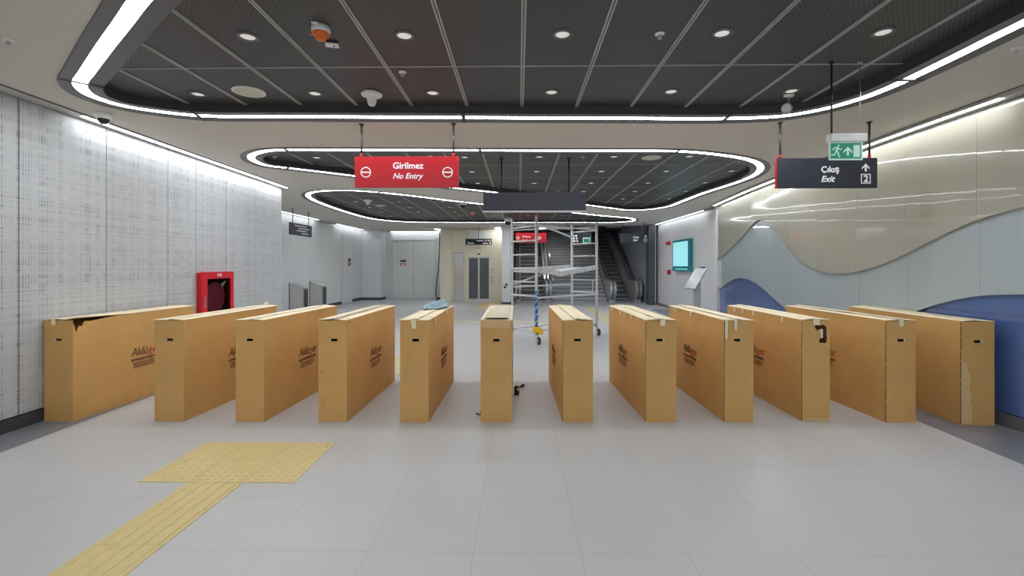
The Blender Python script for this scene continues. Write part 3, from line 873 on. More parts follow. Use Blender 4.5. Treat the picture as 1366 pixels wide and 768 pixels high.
# exit sign
x0, x1, z0, z1 = sgn(1034.8, 1168.3, 211.5, 250.7, YS1)
t, p, yf = hung_panel(x0, x1, z0, z1, YS1, [at_y(1040.7, 200, YS1).x, at_y(1159.7, 200, YS1).x], ZC, 'navy_sign',
    'dark hanging sign reading Çıkış Exit with white arrow and boxed 2, under green sign', 'red_paint')
label_text(t, 'Çıkış', 1095.5, 229.6, yf, 23.3, .024)
label_text(t, 'Exit', 1095.5, 242.3, yf, 18, .02, .3)
c = at_y(1154.8, 223.3, yf); bm = nb(); arrow_up(bm, c.x, c.z, .088, yf); obj('arrow', bm, 'sign_white', t)
c = at_y(1154.9, 238.3, yf); bm = nb(); frame_xz(bm, c.x, c.z, .055, .009, yf); obj('number_frame', bm, 'sign_white', t)
label_text(t, '2', 1152.2, 242.3, yf, 5.4, .02)
bm = nb(); box(bm, (x0 - .002, YS1 - .022, z0), (x0, YS1 + .022, z1)); obj('edge_strip', bm, 'red_paint', t)

# green running-man sign
Y = 4.07
x0, x1, z0, z1 = sgn(1105.3, 1150.3, 181, 213.3, Y)
t = thing('exit_sign', 'green emergency exit sign with running man, arrow and door under white housing', 'exit sign', ((x0+x1)/2, Y, z0))
a, b = at_y(1105, 178.8, Y), at_y(1153.2, 189.8, Y)
bm = nb(); box(bm, (a.x, Y - .035, b.z), (b.x, Y + .035, a.z), bev=.012); obj('housing', bm, 'white_plastic', t)
a2, b2 = at_y(1106, 189, Y), at_y(1150.3, 213.4, Y)
bm = nb(); box(bm, (a2.x, Y - .006, b2.z), (b2.x, Y + .006, a2.z)); obj('plate', bm, 'pale_green', t)
yf = Y - .0065
g0, g1 = at_y(1107.8, 191, yf), at_y(1148.6, 211.3, yf)
bm = nb(); box(bm, (g0.x, yf - .001, g1.z), (g1.x, yf, g0.z)); obj('green_field', bm, 'green', t)
yf -= .0012
c = at_y(1131, 201.5, yf); bm = nb(); arrow_up(bm, c.x, c.z, .075, yf); obj('arrow', bm, 'pale_green', t)
d0, d1 = at_y(1138.5, 193.4, yf), at_y(1147, 209.2, yf)
bm = nb(); box(bm, (d0.x, yf - .001, d1.z), (d1.x, yf, d0.z)); obj('door_symbol', bm, 'pale_green', t)
bm = nb(); c = at_y(1116.5, 202, yf); s = .082
def limb(pts, w):
    for (ax, az), (bx, bz) in zip(pts, pts[1:]):
        u = Vector((bx-ax, bz-az)).normalized(); nx, nz = -u.y*w, u.x*w
        prism(bm, [(c.x+s*(q), yf, c.z+s*(r)) for q, r in ((ax+nx, az+nz), (ax-nx, az-nz), (bx-nx, bz-nz), (bx+nx, bz+nz))], (0, -.0012, 0))
prism(bm, [(c.x + s*(.16 + .1*math.cos(i*PI/8)), yf, c.z + s*(.62 + .1*math.sin(i*PI/8))) for i in range(16)], (0, -.0012, 0))
limb([(.08, .46), (-.08, .02)], .13); limb([(-.02, .44), (-.32, .38), (-.44, .12)], .05); limb([(.1, .42), (.32, .2), (.52, .28)], .05)
limb([(-.04, .02), (.2, -.18), (.1, -.32), (.3, -.58)], .065); limb([(-.1, .0), (-.24, -.34), (-.6, -.36)], .065)
obj('running_man', bm, 'pale_green', t)
for px, m_, rr in ((1109.3, 'black', .008), (1147.3, 'steel', .004)):
    q = at_y(px, 180, Y); bm = nb(); cyl(bm, (q.x, Y, a.z), (q.x, Y, ZP), rr, n=10); cyl(bm, (q.x, Y, ZP - .012), (q.x, Y, ZP), .018, n=12); obj('rod', bm, m_, t)

# blank dark sign in the middle
Y = 7.65
x0, x1, z0, z1 = sgn(645, 781, 257.6, 281.5, Y)
t, p, yf = hung_panel(x0, x1, z0, z1, Y, [at_y(669, 220, Y).x, at_y(758.8, 220, Y).x], ZP, 'navy_sign', 'long blank dark grey display box hanging over the gate line', None, 'black', th=.14)
bm = nb(); box(bm, (x0 - .01, Y - .075, z0 - .018), (x1 + .005, Y + .075, z0 - .001)); obj('bottom_rail', bm, 'steel_matt', t)
bm = nb(); pts = []
q = at_y(666.5, 225, Y)
for k in range(9): pts.append((q.x - .03*math.sin(k/8*PI), Y - .02, z1 + .0 + (ZP - z1) * k/8))
tube(bm, pts, .005, 6); obj('cable', bm, 'cable', t)

# small sign by the grey wall
X = -6.53; ya, yb = 13.36, 14.55
t = thing('hanging_sign', 'small dark hanging sign with rows of white text beside the plain grey wall', 'sign', (X, (ya+yb)/2, 2.5))
bm = nb(); box(bm, (X-.02, ya-.1, 2.5), (X+.02, yb+.1, 2.85), bev=.003); obj('panel', bm, 'navy_sign', t)
for y in (ya+.08, yb-.08):
    bm = nb(); cyl(bm, (X, y, 2.85), (X, y, ZC), .012, n=8); obj('rod', bm, 'rod', t)
for k, (u0, u1) in enumerate(((.15, .8), (.35, .93), (.25, .78), (.5, .9))):
    bm = nb(); z = 2.78 - k*.07
    for j in range(6):
        q0 = u0 + (u1-u0)*j/6; q1 = q0 + (u1-u0)/6*.72
        box(bm, (X+.0202, ya + (yb-ya)*q0, z-.011), (X+.0215, ya + (yb-ya)*q1, z+.011))
    obj('text_row', bm, 'sign_white', t)

# far signs above the escalators
def far_sign(px0, px1, y0, y1, Y, face, label):
    x0, x1, z0, z1 = sgn(px0, px1, y0, y1, Y)
    return hung_panel(x0, x1, z0, z1, Y, [x0 + .1, x1 - .1], ZC, face, label, th=.05)
t, p, yf = far_sign(687.6, 729, 310.6, 323.8, 18.4, 'red_sign', 'far red sign reading Girilmez No Entry hanging before the left escalator, behind scaffold')
label_text(t, 'Girilmez', 696.5, 316.6, yf, 11.3, .02)
label_text(t, 'No Entry', 696.5, 321.2, yf, 11.3, .02, .3)
for px in (691, 719.5):
    c = at_y(px, 317.3, yf); bm = nb(); ring_xz(bm, c.x, c.z, yf, .05, .066); box(bm, (c.x-.05, yf-.0015, c.z-.009), (c.x+.05, yf, c.z+.009)); obj('no_entry_symbol', bm, 'sign_white', t)
t, p, yf = far_sign(753, 789, 310.6, 324.4, 18.4, 'navy_sign', 'far dark sign with three short white rows hanging behind the scaffold')
for k in range(3):
    for px, w in ((762.5 + k*.7, 3.6), (767.5 + k*.7, 2.2)):
        a, b = at_y(px, 313.3 + k*3.5, yf), at_y(px + w, 315.6 + k*3.5, yf)
        bm = nb(); box(bm, (a.x, yf-.001, b.z), (b.x, yf, a.z)); obj('text_row', bm, 'sign_white', t)
t, p, yf = far_sign(827, 863, 311.2, 323.8, 18.6, 'navy_sign', 'far dark sign reading Çıkış Exit hanging over the escalator beside the black pier')
label_text(t, 'Çıkış', 844.5, 317.4, yf, 7.4, .02)
label_text(t, 'Exit', 844.5, 321.4, yf, 5.8, .02, .3)
c = at_y(862.2 - 1.2, 315.2, yf); bm = nb(); arrow_up(bm, c.x, c.z, .085, yf); obj('arrow', bm, 'sign_white', t)
c = at_y(861, 320.2, yf); bm = nb(); frame_xz(bm, c.x, c.z, .058, .014, yf); obj('number_frame', bm, 'sign_white', t)
# far small exit sign
x0, x1, z0, z1 = sgn(777.5, 787.5, 316.5, 325, 17.6)
t = thing('exit_sign', 'tiny pale green exit sign hanging behind the right scaffold post', 'exit sign', ((x0+x1)/2, 17.6, z0))
bm = nb(); box(bm, (x0, 17.58, z0), (x1, 17.62, z1)); obj('plate', bm, 'pale_green', t)
bm = nb(); box(bm, (x0+.03, 17.575, z0+.05), (x1-.03, 17.579, z1-.06)); obj('green_field', bm, 'green', t)
bm = nb(); cyl(bm, ((x0+x1)/2, 17.6, z1), ((x0+x1)/2, 17.6, ZC), .008, n=6); obj('rod', bm, 'rod', t)

# ------------------------------------------------------------------ cardboard boxes round the gates
H, LEN = 1.052, 1.73
def rounded_slot(cx, cz, w, h, n=6):
    pts = []
    for sx, a0 in ((1, -PI/2), (-1, PI/2)):
        for k in range(n + 1):
            a = a0 + PI*k/n
            pts.append((cx + sx*(w/2 - h/2) + h/2*math.cos(a), cz + h/2*math.sin(a)))
    return pts
box_spec = [
 # left px, right px, floor row, far visible corner px, which side shows, label
 (56.9, 97.4, 562.0, 259.0, 'R', 'cardboard box with torn black top corner, standing against the white patterned wall'),
 (204.5, 245.1, 562.3, 369.4, 'R', 'second cardboard box from the white patterned wall, below the red hose cabinet'),
 (312.9, 352.0, 562.6, 449.4, 'R', 'third cardboard box from the white patterned wall, print half visible on its side'),
 (424.2, 462.8, 562.8, 526.8, 'R', 'fourth cardboard box from the white patterned wall, two small nicks on its front'),
 (533.1, 571.8, 563.3, 605.4, 'R', 'cardboard box with crumpled blue plastic and hanging yellow tape on top'),
 (641.2, 683.0, 563.3, 684.3, 'R', 'cardboard box with messy glossy tape over its top, scraps at its foot'),
 (750.7, 791.3, 562.8, 731.8, 'L', 'cardboard box directly in front of the blue wrapped scaffold, plain taped top seam'),
 (861.4, 902.2, 562.8, 812.6, 'L', 'cardboard box with one short tape tab at front, just right of the scaffold wheel'),
 (966.3, 1005.0, 562.8, 892.6, 'L', 'cardboard box with long pale tape runs down its front top corner'),
 (1069.8, 1106.8, 561.5, 970.5, 'L', 'cardboard box with jagged black hole torn in its front'),
 (1181.8, 1221.8, 563.6, 1048.3, 'L', 'second cardboard box from the dark blue mural base, square tape tab at front top'),
 (1281.8, 1324.0, 566.5, 1132.7, 'L', 'cardboard box against the dark blue mural, pale scuffed strip on its front'),
]
def build_box(i, spec):
    pl, pr, py, pb, side, lab = spec
    A, B = at_z(pl, py, 0), at_z(pr, py, 0)
    W = (B - A).length
    ref = B if side == 'R' else A
    rr = ray(pb, HOR); kx = rr.x / rr.y
    lo, hi = -.4, .4                                   # heading that puts the far corner on its sight line
    for _ in range(60):
        m = (lo + hi) / 2
        q = ref + Vector((math.sin(m), math.cos(m), 0)) * LEN
        if q.x < kx * q.y: lo = m
        else: hi = m
    hd = (lo + hi) / 2
    ax = Vector((math.cos(hd), -math.sin(hd), 0))
    org = (B - ax * W / 2) if side == 'R' else (A + ax * W / 2)
    t = thing('cardboard_box', lab, 'cardboard box', (org.x, org.y, 0), -hd, 'cardboard boxes wrapped round the ticket gates')
    w, Lb, h = W / 2, LEN, H - .006
    rnd = random.Random(100 + i)
    bm = nb()
    # front with its hand hole
    hx = (rnd.random() - .5) * .02; hz = .845
    front = [(-w, 0, 0), (w, 0, 0), (w, 0, h), (-w, 0, h)]
    holes = [[(x, 0, z) for x, z in rounded_slot(hx, hz, .088, .026)]]
    if i == 9:
        jag = [(-.005,.80),(.075,.795),(.085,.84),(.075,.90),(.082,.955),(.05,.985),(.0,.975),(-.03,.985),(-.045,.955),(-.02,.925),(.012,.93),(.02,.88),(.012,.84)]
        holes = [[(x + .03, 0, z + .015) for x, z in jag]]
    fill(bm, [front] + holes)
    fill(bm, [[(-w, Lb, 0), (w, Lb, 0), (w, Lb, h), (-w, Lb, h)]])
    right = [(w, 0, 0), (w, Lb, 0), (w, Lb, h), (w, .0, h)]
    if i == 0:
        right = [(w, 0, 0), (w, Lb, 0), (w, Lb, h), (w, .5, h - .004), (w, .36, h - .012), (w, .2, h - .028), (w, .12, h - .02), (w, .09, h - .075), (w, .055, h - .06), (w, .03, h - .13), (w, .015, h - .06), (w, 0, h - .03)]
    fill(bm, [right]); fill(bm, [[(-w, 0, 0), (-w, Lb, 0), (-w, Lb, h), (-w, 0, h)]])
    fill(bm, [[(-w, 0, 0), (w, 0, 0), (w, Lb, 0), (-w, Lb, 0)]])
    bmesh.ops.remove_doubles(bm, verts=bm.verts, dist=1e-5)
    for v in bm.verts:                                  # slightly out-of-true card
        if v.co.z > .5: v.co.x += (rnd.random() - .5) * .006; v.co.y += (rnd.random() - .5) * .004
    obj('carton', bm, 'card', t, local=True)
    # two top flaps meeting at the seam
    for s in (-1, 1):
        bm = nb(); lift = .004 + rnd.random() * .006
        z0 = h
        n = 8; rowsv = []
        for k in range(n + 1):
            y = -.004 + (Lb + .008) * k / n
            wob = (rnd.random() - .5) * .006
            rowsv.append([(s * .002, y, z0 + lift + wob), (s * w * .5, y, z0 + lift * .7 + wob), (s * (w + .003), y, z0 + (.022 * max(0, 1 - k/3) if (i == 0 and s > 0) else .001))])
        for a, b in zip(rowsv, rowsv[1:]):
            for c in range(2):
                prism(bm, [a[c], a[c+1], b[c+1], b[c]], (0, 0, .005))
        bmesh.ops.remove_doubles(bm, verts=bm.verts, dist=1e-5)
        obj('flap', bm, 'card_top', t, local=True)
    zt = h + .0165
    # seam tape
    if i not in (0,):
        bm = nb(); rowsv = []
        hw = .034 if i != 5 else w * .8
        n = 14
        for k in range(n + 1):
            y = -.005 + (Lb + .01) * k / n; z = zt + (rnd.random()) * (.004 if i != 5 else .014)
            x = (rnd.random() - .5) * .008
            rowsv.append([bm.verts.new((x - hw, y, z)), bm.verts.new((x, y, z + .0015)), bm.verts.new((x + hw, y, z))])
        for a, b in zip(rowsv, rowsv[1:]):
            for c in range(2): bm.faces.new((a[c], a[c+1], b[c+1], b[c]))
        o = obj('seam_tape', bm, 'clear_tape' if i in (3, 5) else 'tape', t, local=True)
    # tape tabs folded over the edges
    def tab(x, wd, drop, edge='F', top=.05, skew=0.0):
        bm = nb()
        if edge == 'F':
            P = [(x-wd/2, top, zt), (x+wd/2, top, zt), (x+wd/2, -.0065, zt-.002), (x-wd/2, -.0065, zt-.002), (x+wd/2*.9+skew, -.0065, h-drop), (x-wd/2*.8+skew, -.0065, h-drop*.93)]
        else:
            sgnx = 1 if edge == 'R' else -1; e = sgnx * (w + .0065)
            P = [(sgnx*(w-top), x-wd/2, zt), (sgnx*(w-top), x+wd/2, zt), (e, x+wd/2, zt-.008), (e, x-wd/2, zt-.008), (e, x+wd/2*.8, h-drop), (e, x-wd/2*.7, h-drop*.9)]
        v = [bm.verts.new(p) for p in P]
        bm.faces.new((v[0], v[1], v[2], v[3])); bm.faces.new((v[3], v[2], v[4], v[5]))
        obj('tape_tab', bm, 'tape', t, local=True)
    if i == 0: tab(-.05, .05, .05)
    if i == 1:
        bm = nb(); box(bm, (.05, 1.60, zt - .002), (.11, 1.606, zt + .045)); obj('tape_tab', bm, 'tape', t, local=True)
    if i == 3: tab(.12, .03, .03, 'R')
    if i == 4: tab(-.01, .055, .085, skew=.01, top=.3); tab(.3, .05, .07, 'R'); tab(1.1, .06, .05, 'R')
    if i == 5:
        bm = nb(); v = [bm.verts.new(p) for p in ((-w*.93, -.005, h+.006), (w*.93, -.005, h+.004), (w*.9, -.005, h-.085), (-w*.9, -.005, h-.075))]; bm.faces.new(v)
        obj('front_tape', bm, 'card_worn', t, local=True)
        tab(.5, .12, .10, 'R'); tab(1.0, .10, .06, 'R')
    if i == 7: tab(.015, .055, .055); [tab(y, .05 + .03*(y > .9), .05, 'L') for y in (.55, .85, 1.05, 1.55)]
    if i == 8: tab(-w + .018, .03, .20); tab(-.035, .03, .10); tab(.9, .06, .05, 'L'); tab(1.45, .06, .05, 'L')
    if i == 9: tab(.0, .07, .05, top=.09); [tab(y, .045, .06, 'L') for y in (.35, 1.0, 1.28, 1.5)]
    if i == 10: tab(.0, .05, .06)
    if i == 11: pass
    if i in (6, 7, 8, 9, 10, 11):                      # crushed corner with its cut edge
        bm = nb(); z = .01
        while z < h - .02:
            ln = .05 + rnd.random()*.16
            ex = -w - .0015 - rnd.random()*.002
            box(bm, (ex, -.0018, z), (ex + .004, .004, min(h - .01, z + ln))); z += ln + .006 + rnd.random()*.016
        obj('corner_crease', bm, 'card_edge', t, local=True)
    if i == 11:
        bm = nb(); n = 16; L = []
        for k in range(n + 1):
            z = .01 + .62*k/n
            L.append((bm.verts.new((-w + .002, -.0022, z)), bm.verts.new((-w + .09 + rnd.random()*.03 - .05*(k/n)**2, -.0022, z))))
        for a, b in zip(L, L[1:]): bm.faces.new((a[0], a[1], b[1], b[0]))
        obj('scuffed_strip', bm, 'card_worn', t, local=True)
    if i == 9:
        bm = nb(); box(bm, (-w + .005, -.0025, .004), (w - .005, -.0008, .03)); obj('bottom_edge', bm, 'card_worn', t, local=True)
        bm = nb(); box(bm, (.045, .02, .86), (.085, .03, .95)); obj('foam_filler', bm, 'foam', t, local=True)
    else:
        bm = nb(); sx = hx + (.035 if i > 4 else -.038); box(bm, (sx - .008, .004, hz - .012), (sx + .008, .012, hz + .012)); obj('foam_filler', bm, 'foam', t, local=True)
    if i == 3:
        bm = nb()
        for x, z in ((-.115, .52), (-.10, .22)): box(bm, (x - .003, -.003, z - .012), (x + .003, .001, z + .012))
        obj('nick', bm, 'card_edge', t, local=True)
    # print on both long sides
    for s in (-1, 1):
        root = None
        rz = PI/2 if s > 0 else -PI/2
        y0 = .70 if s > 0 else 1.16
        X = s * (w + .004)
        def put(bm_, along, z):
            stand(bm_, (X, y0 + s * along, z), rz); return bm_
        size = .135; pos = 0.0; pr = None
        for word, nm, ink in (('Aklü', 'printed_logo', 'print'), ('g', 'logo_letter', 'print_red'), ('er', 'logo_ending', 'print' if s > 0 else 'print_red')):
            bm = text_bm(word, size, 0, .15, .92)
            xs = [v.co.x for v in bm.verts]; x0 = min(xs); bm.transform(Matrix.Translation((-x0, 0, 0)))
            put(bm, pos, .535); pos += max(xs) - x0 + .008
            o = obj(nm, bm, ink, pr or t, local=True); pr = pr or o
        bm = nb()
        for k, (u0, u1, zz, hh, m_) in enumerate(((.0, .42, .487, .017, 15), (.03, .36, .447, .007, 14), (.03, .38, .424, .007, 16), (.03, .34, .401, .007, 13))):
            for j in range(m_):
                a0 = u0 + (u1-u0)*j/m_; a1 = a0 + (u1-u0)/m_*(.55 + .3*rnd.random())
                q = sorted((y0 + s*a0, y0 + s*a1))
                box(bm, (X - .001, q[0], zz - hh*(.6 + .4*rnd.random())), (X + .001, q[1], zz + hh*(.6 + .4*rnd.random())))
        obj('printed_text', bm, 'print', pr, local=True)
    return t
boxes = [build_box(i, s) for i, s in enumerate(box_spec)]

# crumpled blue plastic on the fifth box
def crumple(name, c, sx, sy, h, seed, m, label, cat, n=18, rz=0.0, flat=.3):
    bm = nb(); rnd = random.Random(seed); top = {}; bot = {}
    for i in range(n + 1):
        for j in range(n + 1):
            u, v = i/n*2 - 1, j/n*2 - 1
            r = math.hypot(u, v)
            k = min(1, 1/max(1e-6, max(abs(u), abs(v))*1.0)) if r else 1
            d = Vector((u, v, seed))
            wob = 1 + .28 * noise.noise(Vector((u*1.7, v*1.7, seed*3.1)))
            z = max(0, (1 - min(1, r)**2)) ** .6 * h * (.55 + .9*abs(noise.noise(d*2.3))) + .35*h*abs(noise.noise(d*5.1))
            x, y = u*sx*wob/(1 + .4*abs(u*v)), v*sy*wob/(1 + .4*abs(u*v))
            co = Matrix.Rotation(rz, 3, 'Z') @ Vector((x, y, z))
            top[i, j] = bm.verts.new(Vector(c) + co + Vector((0, 0, .002))); bot[i, j] = bm.verts.new(Vector(c) + Vector((co.x, co.y, 0)))
    for i in range(n):
        for j in range(n):
            bm.faces.new((top[i,j], top[i+1,j], top[i+1,j+1], top[i,j+1])); bm.faces.new((bot[i,j], bot[i,j+1], bot[i+1,j+1], bot[i+1,j]))
    for k in range(n):
        for a, b in (((k,0),(k+1,0)), ((k,n),(k+1,n)), ((0,k),(0,k+1)), ((n,k),(n,k+1))):
            bm.faces.new((top[a], top[b], bot[b], bot[a]))
    o = rebase(obj(name, bm, m)); tag(o, label, cat); return o
b5 = boxes[4]
q = root_matrix(b5) @ Vector((-.02, 1.32, H + .022))
crumple('plastic_sheet', q, .16, .34, .075, 3.3, 'plastic_bag', 'crumpled blue and white plastic sheet lying on top of a cardboard box', 'plastic sheet', 22, -.2)
# torn scraps by the sixth box
def scrap(px, py, sx, sz, seed, label):
    p = at_z(px, py, 0); bm = nb(); rnd = random.Random(seed)
    n = 7; A = []; B = []
    for k in range(n):
        u = k/(n-1)
        x = p.x + sx*(u - .5); y = p.y + .05*noise.noise(Vector((u*3, seed, 0)))
        hgt = sz*(.25 + .75*abs(noise.noise(Vector((u*4.3, seed*2, 1)))) * 1.6)
        A.append(bm.verts.new((x, y, 0.0))); B.append(bm.verts.new((x + .02*rnd.random(), y - .05*rnd.random(), hgt)))
    for k in range(n-1): bm.faces.new((A[k], A[k+1], B[k+1], B[k]))
    r = bmesh.ops.solidify(bm, geom=bm.faces[:], thickness=.006)
    o = rebase(obj('cardboard_scrap', bm, 'scrap')); tag(o, label, 'cardboard scrap', 'torn cardboard scraps'); return o
scrap(692, 517, .13, .10, 1, 'dark torn cardboard scrap on the floor right of the tape-topped box')
scrap(688.5, 527, .07, .14, 2, 'upright torn cardboard scrap leaning near the tape-topped box')
scrap(638, 552.5, .05, .075, 4, 'small dark scrap at the left foot of the tape-topped box')

# ------------------------------------------------------------------ scaffold tower
P2 = at_z(715.5, 459, 0); P4 = Vector((1.80, 10.86, 0))
ldir = (P4 - P2); ldir.z = 0; LL = ldir.length; ld = ldir.normalized(); wd = Vector((-ld.y, ld.x, 0)); WW = .765
P1, P3 = P2 + wd*WW, P4 + wd*WW
t = thing('scaffold_tower', 'aluminium scaffold tower on wheels, one leg wrapped blue, behind the cardboard boxes', 'scaffold', (P1 + P2 + P3 + P4) / 4)
TOP = 2.60
for nm, P, top in (('a', P1, 2.60), ('b', P2, 2.63), ('c', P3, 2.59), ('d', P4, 2.62)):
    bm = nb(); cyl(bm, P + Vector((0, 0, .24)), P + Vector((0, 0, top)), .027, n=14)
    po = obj('post', bm, 'alu', t)
    for z in (.98, 1.54, 2.12):
        bm = nb(); cyl(bm, P + Vector((0, 0, z - .03)), P + Vector((0, 0, z + .03)), .034, n=14); obj('socket', bm, 'alu', po)
    if nm == 'b':
        bm = nb(); n = 40
        for k in range(7):
            cyl(bm, P + Vector((0, 0, .36 + k*.105)), P + Vector((.004*(-1)**k, 0, .36 + k*.105 + .10)), .037, .031, n=12)
        obj('blue_wrap', bm, 'blue_wrap', po)
        bm = nb()
        for k in range(5):
            a = P + Vector((0, 0, .42 + k*.14)); tube(bm, [a + Vector((.039*math.cos(s*.8 - 2.6), .039*math.sin(s*.8 - 2.6), s*.035)) for s in range(5)], .007, 6)
        obj('wrap_highlight', bm, 'foam', po)
        bm = nb(); box(bm, P + Vector((-.07, -.07, .24)), P + Vector((.09, .07, .36)), bev=.02); box(bm, P + Vector((.03, -.06, .20)), P + Vector((.14, .06, .31)), bev=.02); obj('yellow_clamp', bm, 'yellow', po)
    # castor
    bm = nb(); off = {'a': Vector((-.06, .03, 0)), 'b': Vector((.05, -.05, 0))}.get(nm, Vector((.05, .02, 0)))
    cyl(bm, P + Vector((0, 0, .24)), P + Vector((0, 0, .28)), .04, n=12)
    cyl(bm, P + Vector((0, 0, .19)), P + Vector((0, 0, .25)), .03, n=12)
    f = P + off
    side = Vector((.97, .24, 0))
    for s in (-1, 1):
        c0 = P + side*.028*s + Vector((0, 0, .20)); c1 = f + side*.028*s + Vector((0, 0, .08))
        cyl(bm, c0, c1, .012, n=8)
    ca = obj('castor', bm, 'steel_matt', t)
    bm = nb(); cyl(bm, f - side*.021 + Vector((0, 0, .075)), f + side*.021 + Vector((0, 0, .075)), .075, n=26); obj('wheel', bm, 'rubber', ca)
    bm = nb(); cyl(bm, f - side*.024 + Vector((0, 0, .075)), f + side*.024 + Vector((0, 0, .075)), .04, n=18); obj('hub', bm, 'steel', ca)
def bar(a, b, r, name='brace', m='alu', za=None, zb=None):
    bm = nb(); cyl(bm, a + Vector((0, 0, za)), b + Vector((0, 0, zb)), r, n=10); return obj(name, bm, m, t)
for z in (.98, 1.27, 1.55, 1.84, 2.13, 2.42):
    bar(P1, P2, .017 if z not in (.98, 1.55) else .022, 'rung', za=z, zb=z)
    bar(P3, P4, .017 if z not in (.98, 1.55) else .022, 'rung', za=z, zb=z)
bar(P1, P2, .014, 'rung', za=.22, zb=.22)
bar(P1, P3, .02, za=1.15, zb=1.15); bar(P2, P4, .022, za=.95, zb=.95); bar(P1, P3, .02, za=2.50, zb=2.50); bar(P2, P4, .02, za=2.44, zb=2.44)
bar(P1, P4, .016, za=2.38, zb=2.5)
bar(P2, P3, .018, za=2.47, zb=2.30)
bar(P1, P4 * .45 + P1 * .55, .018, za=1.20, zb=1.50)
bar(P1, P3, .028, za=.25, zb=.25); bar(P2, P4, .02, za=.27, zb=.27); bar(P3, P4, .014, 'rung', za=.22, zb=.22); bar(P1, P2, .014, 'rung', za=.27, zb=.27)
mid = P2 * .5 + P4 * .5
# platform deck: sagging pair of toe boards hooked on the middle rungs
up = Vector((0, 0, 1))
def board(a, b, c, za, zb, zc, hgt, name):
    bm = nb()
    for (p, zp), (q_, zq) in (((a, za), (b, zb)), ((b, zb), (c, zc))):
        prism(bm, [p + up*zp, q_ + up*zq, q_ + up*(zq + hgt), p + up*(zp + hgt)], wd*.03)
    o = obj(name, bm, 'alu', t)
    bm = nb()
    for k in range(7):
        u = (k + .5)/7; p = (a + (c-a)*u); z = (za + (zb-za)*u*2 if u < .5 else zb + (zc-zb)*(u*2-1)) + hgt*.5
        cyl(bm, p + up*z - wd*.002, p + up*z - wd*.005, .012, n=10)
    obj('rivet_row', bm, 'rod', o)
m1 = P2*.62 + P4*.38
board(P2, m1, P4, 1.50, 1.38, 1.52, .105, 'toe_board')
m3 = P1*.5 + P3*.5
board(P1 - wd*.03, m3 - wd*.03, P3 - wd*.03, 1.47, 1.50, 1.55, .09, 'toe_board')
bm = nb(); prism(bm, [P2 + wd*.05 + up*1.47, m1 + wd*.05 + up*1.44, m1 + wd*(WW-.05) + up*1.44, P1 - wd*.05 + up*1.47], up*.03)
prism(bm, [m1 + wd*.05 + up*1.44, P4 + wd*.05 + up*1.54, P3 - wd*.05 + up*1.54, m1 + wd*(WW-.05) + up*1.44], up*.03)
obj('deck', bm, 'alu', t)
bar(P4*.93 + P2*.07, P4*.93 + P2*.07, .01, 'upright', za=.95, zb=1.27)

# ------------------------------------------------------------------ red hose cabinet on the patterned wall
ya, yb = 7.20, 7.99
X = Xl((ya+yb)/2)
t = thing('fire_hose_cabinet', 'red fire hose cabinet with dark glass door on the white patterned wall', 'fire cabinet', (X, (ya+yb)/2, .55))
zb_, zt_ = .55, 1.50; dx = .075
bm = nb()
X += .012
box(bm, (X, ya, zb_), (X+dx, ya+.03, zt_)); box(bm, (X, yb-.03, zb_), (X+dx, yb, zt_)); box(bm, (X, ya+.03, zt_-.03), (X+dx, yb-.03, zt_)); box(bm, (X, ya+.03, zb_), (X+dx, yb-.03, zb_+.03))
box(bm, (X, ya+.03, zb_+.03), (X+.006, yb-.03, zt_-.03), 1)
obj('case', bm, ['red_paint', 'black'], t)
bm = nb(); e = .10; d0, d1 = X+dx, X+dx+.018
box(bm, (d0, ya-.01, zb_-.01), (d1, ya+e+.02, zt_+.01)); box(bm, (d0, yb-e+.02, zb_-.01), (d1, yb+.01, zt_+.01)); box(bm, (d0, ya+e+.02, zt_-e), (d1, yb-e+.02, zt_+.01)); box(bm, (d0, ya+e+.02, zb_-.01), (d1, yb-e+.02, zb_+e))
dr = obj('door', bm, 'red_paint', t)
def cabinet_glass():
    m, nt, b = nodes_of('cabinet glass')
    b.inputs['Base Color'].default_value = (.5, .5, .52, 1); b.inputs['Roughness'].default_value = .04; b.inputs['Transmission Weight'].default_value = 1; b.inputs['IOR'].default_value = 1.05
    b.inputs['Specular IOR Level'].default_value = .6
    return m
M['glass'] = cabinet_glass()
bm = nb(); box(bm, (d0+.006, ya+e+.02, zb_+e), (d0+.010, yb-e+.02, zt_-e)); obj('glass_pane', bm, 'glass', dr)
bm = nb(); box(bm, (d1, (ya+yb)/2-.03, zt_-.06), (d1+.003, (ya+yb)/2+.07, zt_-.02)); obj('label_plate', bm, 'white_plastic', dr)
bm = nb(); box(bm, (d1, (ya+yb)/2-.01, zt_-.048), (d1+.004, (ya+yb)/2+.05, zt_-.032)); obj('label_print', bm, 'black', dr)
bm = nb(); box(bm, (d1, ya+.03, .95), (d1+.02, ya+.05, 1.12), bev=.004); obj('handle', bm, 'steel', dr)
bm = nb(); c = Vector((X+.03, ya+.36, 1.10)); cyl(bm, c - Vector((.022, 0, 0)), c + Vector((.03, 0, 0)), .24, n=36); obj('hose_reel', bm, 'dark_red', t)
bm = nb()
for k in range(4):
    tube(bm, [(X + .045, ya + .36 + (.27 + .02*k)*math.cos(a*.2), .98 + (.20+.02*k)*math.sin(a*.2) - .1) for a in range(16, 32)], .012, 6)
obj('hose', bm, 'rubber', t)
bm = nb(); cyl(bm, (X+.03, yb-.25, 1.25), (X+.03, yb-.15, 1.36), .03, n=12); obj('nozzle', bm, 'steel', t)

